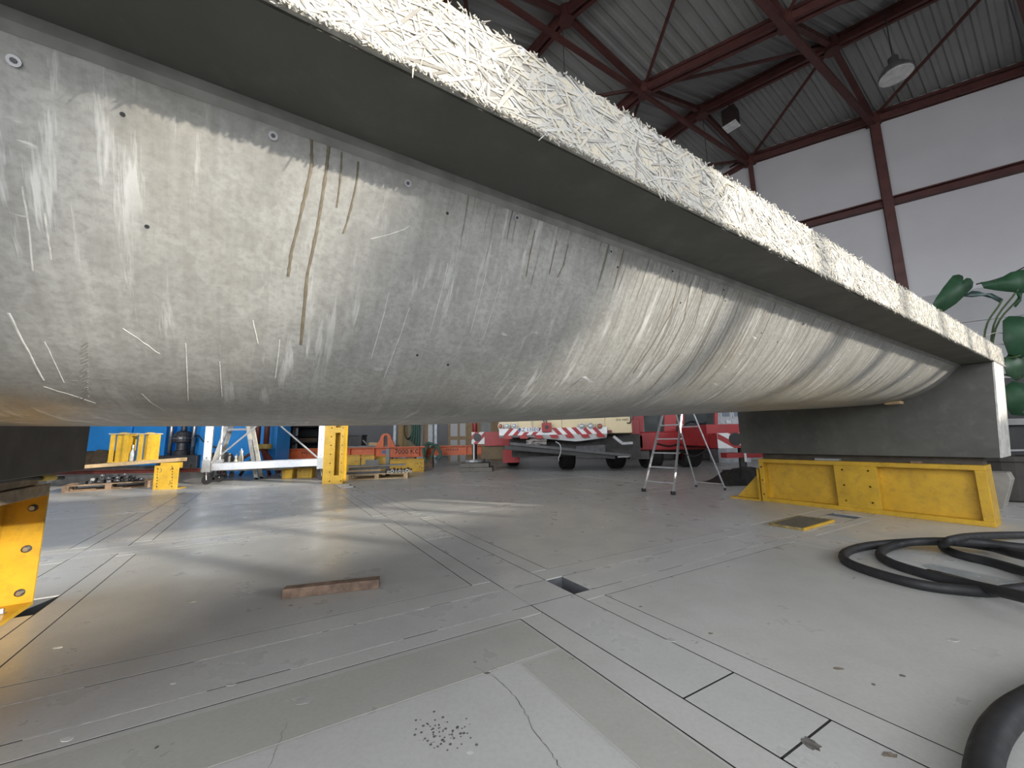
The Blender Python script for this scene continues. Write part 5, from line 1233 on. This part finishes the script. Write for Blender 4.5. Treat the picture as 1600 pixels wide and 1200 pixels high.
# dark undercarriage
UND = mat('greasy_undercarriage', (0.035, 0.034, 0.033), 0.6, 0.0, 0.4, 6)
a, b, z0, z1 = rect(800, 722, 1000, 690, Yc+0.5)
MB().box(a, b, Yc+0.5, Yc+1.9, 0.45, 1.0).build('chassis', UND, crane)
p0, p1 = OY(797, 693, Yc+0.05), OY(985, 712, Yc+0.25)
MB().bar(p0, p1, 0.10, 0.07).build('boom_rail', mat('grey_boom_rail', (0.10, 0.102, 0.105), 0.45, 0.3), crane)
MB().bar(OY(788, 699, Yc+0.1), OY(960, 714, Yc+0.3), 0.12, 0.10).build('boom_rail', mat('grey_boom_rail2', (0.06, 0.06, 0.061), 0.5, 0.3), crane)
MB().bar(OY(900, 702, Yc+0.2), OY(945, 700, Yc+0.2), 0.10, 0.16).build('bracket', DSTEEL, crane)
MB().bar(OY(958, 682, Yc+0.12), OY(972, 693, Yc+0.12), 0.10, 0.07).build('step_arm', ALUD, crane); MB().bar(OY(971, 693, Yc+0.12), OY(988, 692, Yc+0.12), 0.10, 0.06).build('step_arm', ALUD, crane)
MB().cyl(OY(965, 714, Yc+0.12), OY(983, 713.5, Yc+0.12), 0.02, n=8).build('step_bar', ALU, crane)
MB().tube(spline([OY(868, 690, Yc+0.0), OY(875, 695, Yc-0.03), OY(876, 706, Yc-0.04), OY(873, 716, Yc-0.03), OY(873, 721, Yc)], 5), 0.014, 7).build('dangling_hose', ALUD, crane, smooth=True)
rr = random.Random(9); vs = []; n, m_ = 8, 5
for i in range(n+1):
    for j in range(m_+1):
        q = OY(822+32*i/n, 684.5+10*j/m_+(3 if i < 2 else 0)*(1-j/m_), Yc+0.12); vs.append(q+Vector((0, rr.uniform(-0.05, 0.05), rr.uniform(-0.015, 0.015))))
MB().quads(vs, [(i*(m_+1)+j, (i+1)*(m_+1)+j, (i+1)*(m_+1)+j+1, i*(m_+1)+j+1) for i in range(n) for j in range(m_)]).build('tied_sheet', mat('grey_sheet', (0.30, 0.28, 0.26), 0.7), crane)
def wheel(px, py, Y, r, w, ax=(1, 0, 0)):
    c_ = F(px, py); c_ = Vector((c_.x, Y, r)); ax = Vector(ax)
    tyre = MB(); prof = [(r*0.55, -w/2), (r*0.9, -w/2), (r, -w*0.36), (r, w*0.36), (r*0.9, w/2), (r*0.55, w/2)]
    n_ = 28; e1 = ax.cross(Vector((0, 0, 1))); e2 = Vector((0, 0, 1)); vs = []
    for rr_, d in prof:
        for k in range(n_): vs.append(c_+ax*d+e1*(rr_*math.cos(2*PI*k/n_))+e2*(rr_*math.sin(2*PI*k/n_)))
    m6 = len(prof); fs = [(q*n_+k, q*n_+(k+1) % n_, ((q+1) % m6)*n_+(k+1) % n_, ((q+1) % m6)*n_+k) for q in range(m6) for k in range(n_)]
    o = tyre.quads(vs, fs).build('tyre', RUB, crane, smooth=False)
    MB().cyl(c_-ax*(w*0.3), c_+ax*(w*0.3), r*0.56, n=20).build('rim', DRED, o)
wheel(886, 733, 11.83, 0.50, 0.42); wheel(975, 735, 11.83, 0.50, 0.42); wheel(802, 727, 13.9, 0.50, 0.42)
MB().cyl((-0.2, 11.83, 0.52), (4.0, 11.83, 0.52), 0.09, n=10).build('axle', UND, crane)
MB().box(-0.1, 4.2, 11.0, 13.6, 0.72, 1.05).build('chassis', UND, crane)
# red cab
Yr = 10.9
a, b, z0, z1 = rect(986, 706, 1120, 640, Yr)
zs = OY(1050, 674, Yr).z; zb = OY(1050, 703, Yr).z
cab = MB().box(a, b, Yr, Yr+2.2, zb, zs).build('cab_body', RED, crane, bevel=0.03)
MB().box(a+0.05, b-0.05, Yr+0.05, Yr+2.1, zs+0.75, zs+0.95).build('cab_roof', RED, cab, bevel=0.05)
for px in (988, 1037, 1063, 1116):
    x = OY(px, 660, Yr).x; w_ = 0.30 if px == 988 else (0.34 if px == 1037 else 0.09)
    MB().prism([(x, zs), (x+w_, zs), (x+w_+0.08, zs+0.78), (x+0.08, zs+0.78)], 'xz', Yr+0.02, Yr+0.10).build('window_pillar', RED, cab)
for p_, q_ in ((1011, 1036), (1048, 1064), (1070, 1116)):
    x, y_ = OY(p_, 660, Yr).x, OY(q_, 660, Yr).x; MB().box(x-0.05, y_+0.08, Yr+0.07, Yr+0.09, zs, zs+0.76).build('window_pane', GLASSD, cab)
x, y_ = OY(1048, 668, Yr).x, OY(1064, 660, Yr).x; MB().box(x, x+0.18, Yr+0.06, Yr+0.069, zs+0.22, zs+0.42).build('window_sticker', WHT, cab)
MB().tube(spline([OY(1071, 663, Yr-0.0), OY(1082, 658, Yr-0.01), OY(1095, 662, Yr-0.01), OY(1103, 660, Yr-0.0)], 5), 0.016, 6).build('wiper_arm', BLK, cab)
MB().tube(spline([OY(1026, 693, Yr-0.03), OY(1045, 697, Yr-0.05), OY(1062, 694, Yr-0.05), OY(1080, 697.5, Yr-0.05), OY(1108, 692.5, Yr-0.03)], 6), 0.022, 6).build('door_trim', BLK, cab)
f0 = rect(987, 706, 998, 655, Yr-0.3)
MB().prism([(f0[0], f0[2]+0.08), (f0[0]+0.10, f0[2]), (f0[1], f0[2]+0.02), (f0[1]+0.02, f0[3]), (f0[0]+0.04, f0[3])], 'xz', Yr-0.3, Yr-0.02).build('mudguard', RED, cab, bevel=0.01)
MB().box(OY(1012, 700, Yr-0.1).x-1.05, OY(1012, 700, Yr-0.1).x-0.1, Yr+0.0, Yr+0.6, 0.62, zs-0.1).build('recess_panel', DRED, cab)
MB().box(a, b-0.3, Yr+0.3, Yr+2.0, 0.45, zb).build('cab_frame', UND, cab)
wheel(1045, 737, Yr+0.75, 0.45, 0.5); wheel(1098, 733, Yr+0.85, 0.45, 0.5)
x = OY(1000, 715, Yr).x; MB().box(x-0.25, x+0.3, Yr+0.1, Yr+0.3, 0.30, 0.75).build('mud_flap', mat('grey_flap', (0.13, 0.13, 0.13), 0.6), cab)
# outriggers
def striped_end(a, b, z0, z1, y, par, flip=1, disc=None):
    pn = MB().box(a, b, y-0.02, y, z0, z1).build('warning_board', WHT, par, label='red and white warning board')
    w = b-a; h = z1-z0
    for f0_, f1_ in ((-0.35, 0.0), (0.38, 0.72)):
        pts = [(a+w*f0_, z1), (a+w*f1_, z1), (a+w*(f1_+0.9), z0), (a+w*(f0_+0.9), z0)] if flip > 0 else [(b-w*f0_, z1), (b-w*f1_, z1), (b-w*(f1_+0.9), z0), (b-w*(f0_+0.9), z0)]
        lo, hi = a, b
        def clip(poly, lo, hi):
            for side, lim in ((1, lo), (-1, hi)):
                out = []
                for i in range(len(poly)):
                    p, q = poly[i], poly[(i+1) % len(poly)]; ip = (p[0]-lim)*side >= 0; iq = (q[0]-lim)*side >= 0
                    if ip: out.append(p)
                    if ip != iq: f = (lim-p[0])/(q[0]-p[0]); out.append((lim, p[1]+f*(q[1]-p[1])))
                poly = out
                if not poly: return poly
            return poly
        pts = clip(pts, lo, hi)
        if len(pts) >= 3: MB().prism(pts, 'xz', y-0.026, y-0.0195).build('stripe', RED, pn)
    if disc: MB().cyl((disc[0], y-0.04, disc[1]), (disc[0], y-0.02, disc[1]), disc[2], n=20).build('round_cap', BLK, pn)
    return pn
Yl = 11.6
a, b, z0, z1 = rect(737, 694, 757, 675, Yl)
og = MB().box(b-0.02, OY(800, 690, Yl).x, Yl, Yl+0.4, OY(770, 696.5, Yl).z, z1+0.0).build('outrigger_box', DRED, crane)
striped_end(a, b, z0, z1, Yl, og, -1, ((a+b)/2-0.02, (z0+z1)/2+0.02, 0.12))
MB().box(a, b, Yl+0.001, Yl+0.4, z0, z1).build('outrigger_arm', DRED, og)
x = OY(740.5, 700, Yl).x; MB().cyl((x, Yl+0.2, 0.32), (x, Yl+0.2, z0), 0.075, n=12).build('jack_sleeve', UND, og); MB().cyl((x, Yl-0.01, 0.34), (x, Yl-0.01, z0), 0.025, n=8).build('jack_rod', WHT, og)
MB().lathe([(0.30, 0.25), (0.32, 0.28), (0.30, 0.33), (0.1, 0.36)], (x, Yl+0.2, 0), 16).build('jack_foot', ALUD, og)
MB().box(OY(752, 715, Yl).x, OY(795, 715, Yl).x, Yl+0.1, Yl+0.5, 0.35, 0.75).build('dark_locker', mat('dull_bronze', (0.14, 0.10, 0.05), 0.6), crane)
MB().box(OY(786, 712, Yl).x, OY(812, 712, Yl).x, Yl-0.1, Yl+0.4, 0.24, 0.62).build('jack_guard', DRED, crane)
Yq = 8.9
a, b, z0, z1 = rect(1122, 700.5, 1165, 676, Yq)
og = MB().box(a+0.02, b+0.45, Yq, Yq+0.4, z0, z1).build('outrigger_box', RED, crane)
striped_end(a, b, z0, z1, Yq, og, 1, (OY(1148, 686, Yq).x, OY(1148, 686, Yq).z, 0.145))
MB().box(OY(1119, 670, Yq).x, b+0.9, Yq+0.45, Yq+2.1, z1-0.30, OY(1130, 662, Yq).z).build('outrigger_arm', DRED, crane)
MB().box(OY(1139, 712, Yq).x, b+0.5, Yq+0.1, Yq+0.35, OY(1150, 716, Yq).z, OY(1150, 708, Yq).z).build('outrigger_foot_beam', DRED, og)
x = OY(1167.5, 710, Yq).x; MB().cyl((x, Yq+0.2, 0.14), (x, Yq+0.2, z0), 0.08, n=12).build('jack_sleeve', UND, og); MB().cyl((x, Yq+0.08, OY(1167, 722, Yq).z), (x, Yq+0.08, OY(1167, 706, Yq).z), 0.026, n=8).build('jack_rod', WHT, og)
MB().cyl((x, Yq+0.2, 0.11), (x, Yq+0.2, 0.145), 0.25, n=14).build('jack_foot', DSTEEL, og)
# pads under the jacks
x = OY(740.5, 700, Yl).x
for k in range(2): solo(MB().box(x-0.42+0.03*k, x+0.55-0.1*k, Yl-0.15, Yl+0.55, 0.001+0.125*k, 0.12+0.125*k), 'jack_pad', mat('grey_pad_timber', (0.17, 0.16, 0.14), 0.8, 0, 0.3, 6), ('lower grey timber pad under the crane jack beside the slings', 'upper grey timber pad carrying the crane jack foot')[k], 'timber pad', (x, Yl+0.2, 0.125*k), bevel=0.01)
x = OY(1167.5, 710, Yq).x
solo(MB().box(x-0.35, x+0.35, Yq-0.1, Yq+0.5, 0.001, 0.109), 'jack_pad', WOODD, 'brown timber pad under the crane jack behind the stepladder', 'timber pad', (x, Yq+0.2, 0), bevel=0.01)
# dark tarpaulin heap beside the far support
c_ = F(1172, 758); rr = random.Random(6); vs = []; n, m_ = 12, 8
for i in range(n+1):
    for j in range(m_+1):
        x, y = c_.x-0.5+1.4*i/n, c_.y-0.1+0.9*j/m_; e = min(1, min(i, n-i)/3)*min(1, min(j, m_-j)/2)
        vs.append((x, y, e*(0.20+0.10*i/n+0.10*mnoise.noise(Vector((x*4, y*4, 2))))+0.002))
solo(MB().quads(vs, [(i*(m_+1)+j, (i+1)*(m_+1)+j, (i+1)*(m_+1)+j+1, i*(m_+1)+j+1) for i in range(n) for j in range(m_)]), 'dark_tarpaulin', mat('black_tarpaulin', (0.02, 0.019, 0.018), 0.7, 0, 0.4, 6), 'crumpled black tarpaulin on the floor behind the yellow gusset', 'tarpaulin', c_)
# light grey switch cabinet beyond the outrigger
Yg = 13.2; a, b, z0, z1 = rect(1118, 664, 1165, 636, Yg)
t = thing('switch_cabinet', 'light grey wall cabinet with two window panes beyond the red crane cab', 'cabinet', ((a+b)/2, Yg+0.3, 0))
LG = mat('light_grey_paint', (0.50, 0.52, 0.56), 0.45)
MB().box(a, b, Yg, Yg+0.6, 0, 2.6).build('body', LG, t, bevel=0.01)
for p_, q_ in ((1125, 1141), (1144, 1160)):
    x, y_ = OY(p_, 650, Yg).x, OY(q_, 650, Yg).x; zz = OY(1130, 652, Yg).z; fr_ = MB().box(x, y_, Yg-0.03, Yg-0.002, zz-0.04, 2.3).build('window_frame', ALUD, t); MB().box(x+0.05, y_-0.04, Yg-0.036, Yg-0.0305, zz+0.02, 2.24).build('pane', mat('blue_grey_pane', (0.20, 0.24, 0.30), 0.15), fr_)
x = OY(1121, 644, Yg).x; MB().box(x-0.06, x+0.04, Yg-0.06, Yg-0.002, OY(1121, 646, Yg).z, OY(1121, 641, Yg).z).build('lamp', WHT, t)
x = OY(1137, 659, Yg).x; MB().box(x-0.08, x+0.08, Yg-0.05, Yg-0.002, OY(1137, 661.5, Yg).z, OY(1137, 657, Yg).z).build('switch', WHT, t)

# ------------------------------------------------------------------ right: plant, dark cabinet, concrete block
Yp = 5.1
base = Vector((6.6, 5.3, 0))
plant = thing('potted_plant', 'tall potted plant with large dark green leaves behind the end of the beam', 'plant', base)
MB().lathe([(0.26, 0.0), (0.30, 0.02), (0.36, 0.5), (0.38, 0.52), (0.38, 0.58), (0.34, 0.58), (0.33, 0.5)], base, 20).build('pot', mat('dark_pot', (0.045, 0.04, 0.036), 0.7), plant)
MB().cyl(base+Vector((0, 0, 0.5)), base+Vector((0, 0, 0.54)), 0.325, n=18).build('soil', mat('soil', (0.03, 0.022, 0.015), 0.9, 0, 0.4, 30), plant)
def leaf(pts, Y, tilt=0.12, stem_to=None, m=None):
    P = [OY(px, py, Y) for px, py in pts]; c_ = sum(P, Vector())/len(P); vs = []; n_ = len(P)
    for layer in (0, 0.006):
        for p in P: vs.append(p+Vector((0, tilt*((p-c_).x)+0.22*(p-c_).length**2+layer, 0)))
        vs.append(c_+Vector((0, layer-0.03, 0)))
    fs = [(n_, k, (k+1) % n_) for k in range(n_)]+[(2*n_+1, n_+1+(k+1) % n_, n_+1+k) for k in range(n_)]+[(k, n_+1+k, n_+1+(k+1) % n_, (k+1) % n_) for k in range(n_)]
    o = MB().quads(vs, fs).build('leaf', m or LEAF, plant, smooth=True)
    if stem_to is not None:
        MB().tube(spline([OY(*stem_to, Y), (OY(*stem_to, Y)*0.5+(base+Vector((0, 0, 1.3)))*0.5)+Vector((0, 0.12, 0.15)), base+Vector((0, 0, 0.53))], 6), 0.012, 6).build('stem', STEM, plant)
    return o
leaf([(1456, 481), (1463, 465), (1474, 448), (1490, 430), (1500, 428), (1507, 430), (1508, 434), (1499, 444), (1497, 447), (1505, 439), (1514, 433), (1522, 433), (1527, 439), (1524, 448), (1515, 456), (1505, 465), (1494, 475), (1473, 489)], Yp, 0.1, (1470, 484))
leaf([(1541, 438), (1560, 437), (1580, 425), (1600, 421), (1620, 424), (1625, 445), (1600, 458), (1575, 455), (1560, 452), (1546, 448)], Yp+0.05, -0.1, (1590, 452))
leaf([(1506, 462), (1520, 454), (1530, 455), (1535, 459), (1550, 458), (1563, 464), (1570, 467), (1563, 472), (1550, 466), (1535, 462), (1520, 464)], Yp+0.15, 0.0, (1566, 468), mat('blue_green_leaf', (0.03, 0.06, 0.055), 0.4, 0, 0.3, 6))
leaf([(1572, 500), (1580, 493), (1595, 494), (1615, 500), (1620, 540), (1600, 560), (1582, 552), (1573, 530)], Yp, -0.15, (1595, 555))
leaf([(1588, 455), (1598, 458), (1596, 470), (1588, 480), (1585, 478), (1592, 466)], Yp-0.05, 0.0, (1596, 460))
leaf([(1566, 565), (1580, 548), (1600, 545), (1620, 560), (1612, 585), (1590, 595), (1572, 585)], Yp+0.1, 0.1, (1595, 590), mat('mid_green_leaf', (0.025, 0.065, 0.03), 0.4, 0, 0.3, 6))
leaf([(1572, 605), (1585, 595), (1605, 600), (1620, 625), (1605, 650), (1585, 648), (1574, 630)], Yp, -0.1, (1600, 645))
solo(MB().tube(spline([OY(1526, 444, Yp+0.9), OY(1552, 438, Yp+0.9), OY(1580, 428, Yp+0.9), OY(1604, 416, Yp+0.9), OY(1640, 400, Yp+0.9), OY(1660, 300, Yp+0.9), OY(1660, 300, Yp+0.9)+Vector((0.1, 0.2, 6.0))], 6), 0.012, 6), 'black_cable', RUB, 'thin black cable running up past the big leaves', 'cable', OY(1604, 416, Yp+0.9))
for i, pts in enumerate(([(1540, 524), (1556, 520), (1570, 522), (1572, 530)], [(1552, 538), (1570, 538), (1588, 541), (1592, 548)])):
    MB().tube(spline([OY(px, py, Yp+0.1) for px, py in pts], 6), 0.006, 6).build('aerial_root', mat('pale_root', (0.42, 0.40, 0.33), 0.6), plant)
# dark cabinet with grey ledge behind the end block
Yv = 6.1; a, b, z0, z1 = rect(1540, 740, 1700, 575, Yv)
t = thing('dark_cabinet', 'dark machine cabinet with a grey ledge beside the end of the beam', 'cabinet', ((a+b)/2, Yv+0.5, 0))
VBLK = mat('black_cabinet_paint', (0.025, 0.025, 0.026), 0.6, 0, 0.2, 4); zl = OY(1590, 664, Yv).z; zl2 = OY(1590, 654, Yv).z
MB().box(a, b+0.5, Yv, Yv+0.8, 0, zl).build('lower_body', VBLK, t, bevel=0.01); MB().box(a, b+0.5, Yv+0.05, Yv+0.8, zl2, 1.75).build('upper_body', VBLK, t, bevel=0.01)
MB().box(a-0.02, b+0.5, Yv-0.08, Yv+0.8, zl, zl2).build('ledge', GREYP, t); MB().box(a, b+0.5, Yv-0.02, Yv-0.001, OY(1590, 705, Yv).z, OY(1590, 702, Yv).z).build('trim_strip', ALUD, t)
q = [toB(F(1562, 800)), toB(F(1548, 790))]
c_ = F(1556, 800); 
t0_ = toB(c_)
solo(MB().prism([(t0_.y-0.02, 0.0), (t0_.y+0.10, 0.0), (t0_.y+0.14, 0.42), (t0_.y-0.10, 0.42), (t0_.y-0.12, 0.34)], 'yz', t0_.x+0.35, t0_.x+0.6), 'concrete_block', mat('grey_beige_concrete', (0.30, 0.28, 0.25), 0.8), 'tapered grey concrete block behind the outer end of the far yellow support', 'block', (t0_.x+0.45, t0_.y, 0), ROT_B, bevel=0.008)

# ------------------------------------------------------------------ under the roof: lamp and two boxed heaters
# high-bay lamp
c_ = OY(1400, 118, 8.4); c_.z = OY(1400, 118, 8.4).z
hb = thing('high_bay_lamp', 'grey bell-shaped high-bay lamp hanging on a thin cable under the roof', 'lamp', c_)
MB().lathe([(0.33, 0.0), (0.335, 0.02), (0.31, 0.10), (0.22, 0.24), (0.13, 0.30), (0.10, 0.31), (0.10, 0.50), (0.06, 0.53)], c_, 24).build('shade', mat('grey_lamp_shade', (0.13, 0.13, 0.13), 0.35, 0.4), hb, smooth=True)
MB().cyl(c_+Vector((0, 0, -0.012)), c_+Vector((0, 0, 0.006)), 0.32, n=24).build('lens', mat('frosted_lens', (0.62, 0.62, 0.60), 0.35), hb)
MB().cyl(c_+Vector((0, 0, 0.5)), Vector((c_.x, c_.y, 11.6)), 0.012, n=6).build('cable', RUB, hb)
for px, py, Yh, lab in ((931, 40, 9.2, 'dark boxed heater with a white underside near the ridge above the beam'), (1143, 198, 11.6, 'dark boxed heater with a white underside beside the gable roof frame')):
    c_ = OY(px, py, Yh); w_ = 0.22 if Yh < 10 else 0.20; hh = 0.62
    t = thing('roof_heater', lab, 'heater', c_)
    R45 = Matrix.Translation(c_) @ Matrix.Rotation(math.radians(38), 4, 'Z')
    MB().box(-w_, w_, -w_, w_, 0.02, hh, R45).build('housing', mat('dark_brown_housing', (0.03, 0.018, 0.016), 0.5), t)
    MB().box(-w_-0.01, w_+0.01, -w_-0.01, w_+0.01, 0.0, 0.02, R45).build('underside', mat('pale_underside', (0.75, 0.75, 0.75), 0.5), t)
    MB().cyl(c_+Vector((0, 0, hh)), Vector((c_.x, c_.y, c_.z+hh+0.9)), 0.02, n=6).build('hanger', ROOFRED, t)
for i, (px, py0, py1, Yh) in enumerate(((879, 45, 122, 9.0), (1100, 200, 258, 12.2))):
    a, b = OY(px, py0, Yh), OY(px, py1, Yh)
    b = Vector((a.x, a.y, b.z)); solo(MB().cyl(b, Vector((a.x, a.y, node(-1 if i == 0 else 1, -0.3).z)), 0.008, n=6), 'hanging_wire', RUB, ('thin wire hanging from the high roof frame above the beam', 'thin wire hanging from the roof frame next to the gable frame')[i], 'wire', b)
drill_all()
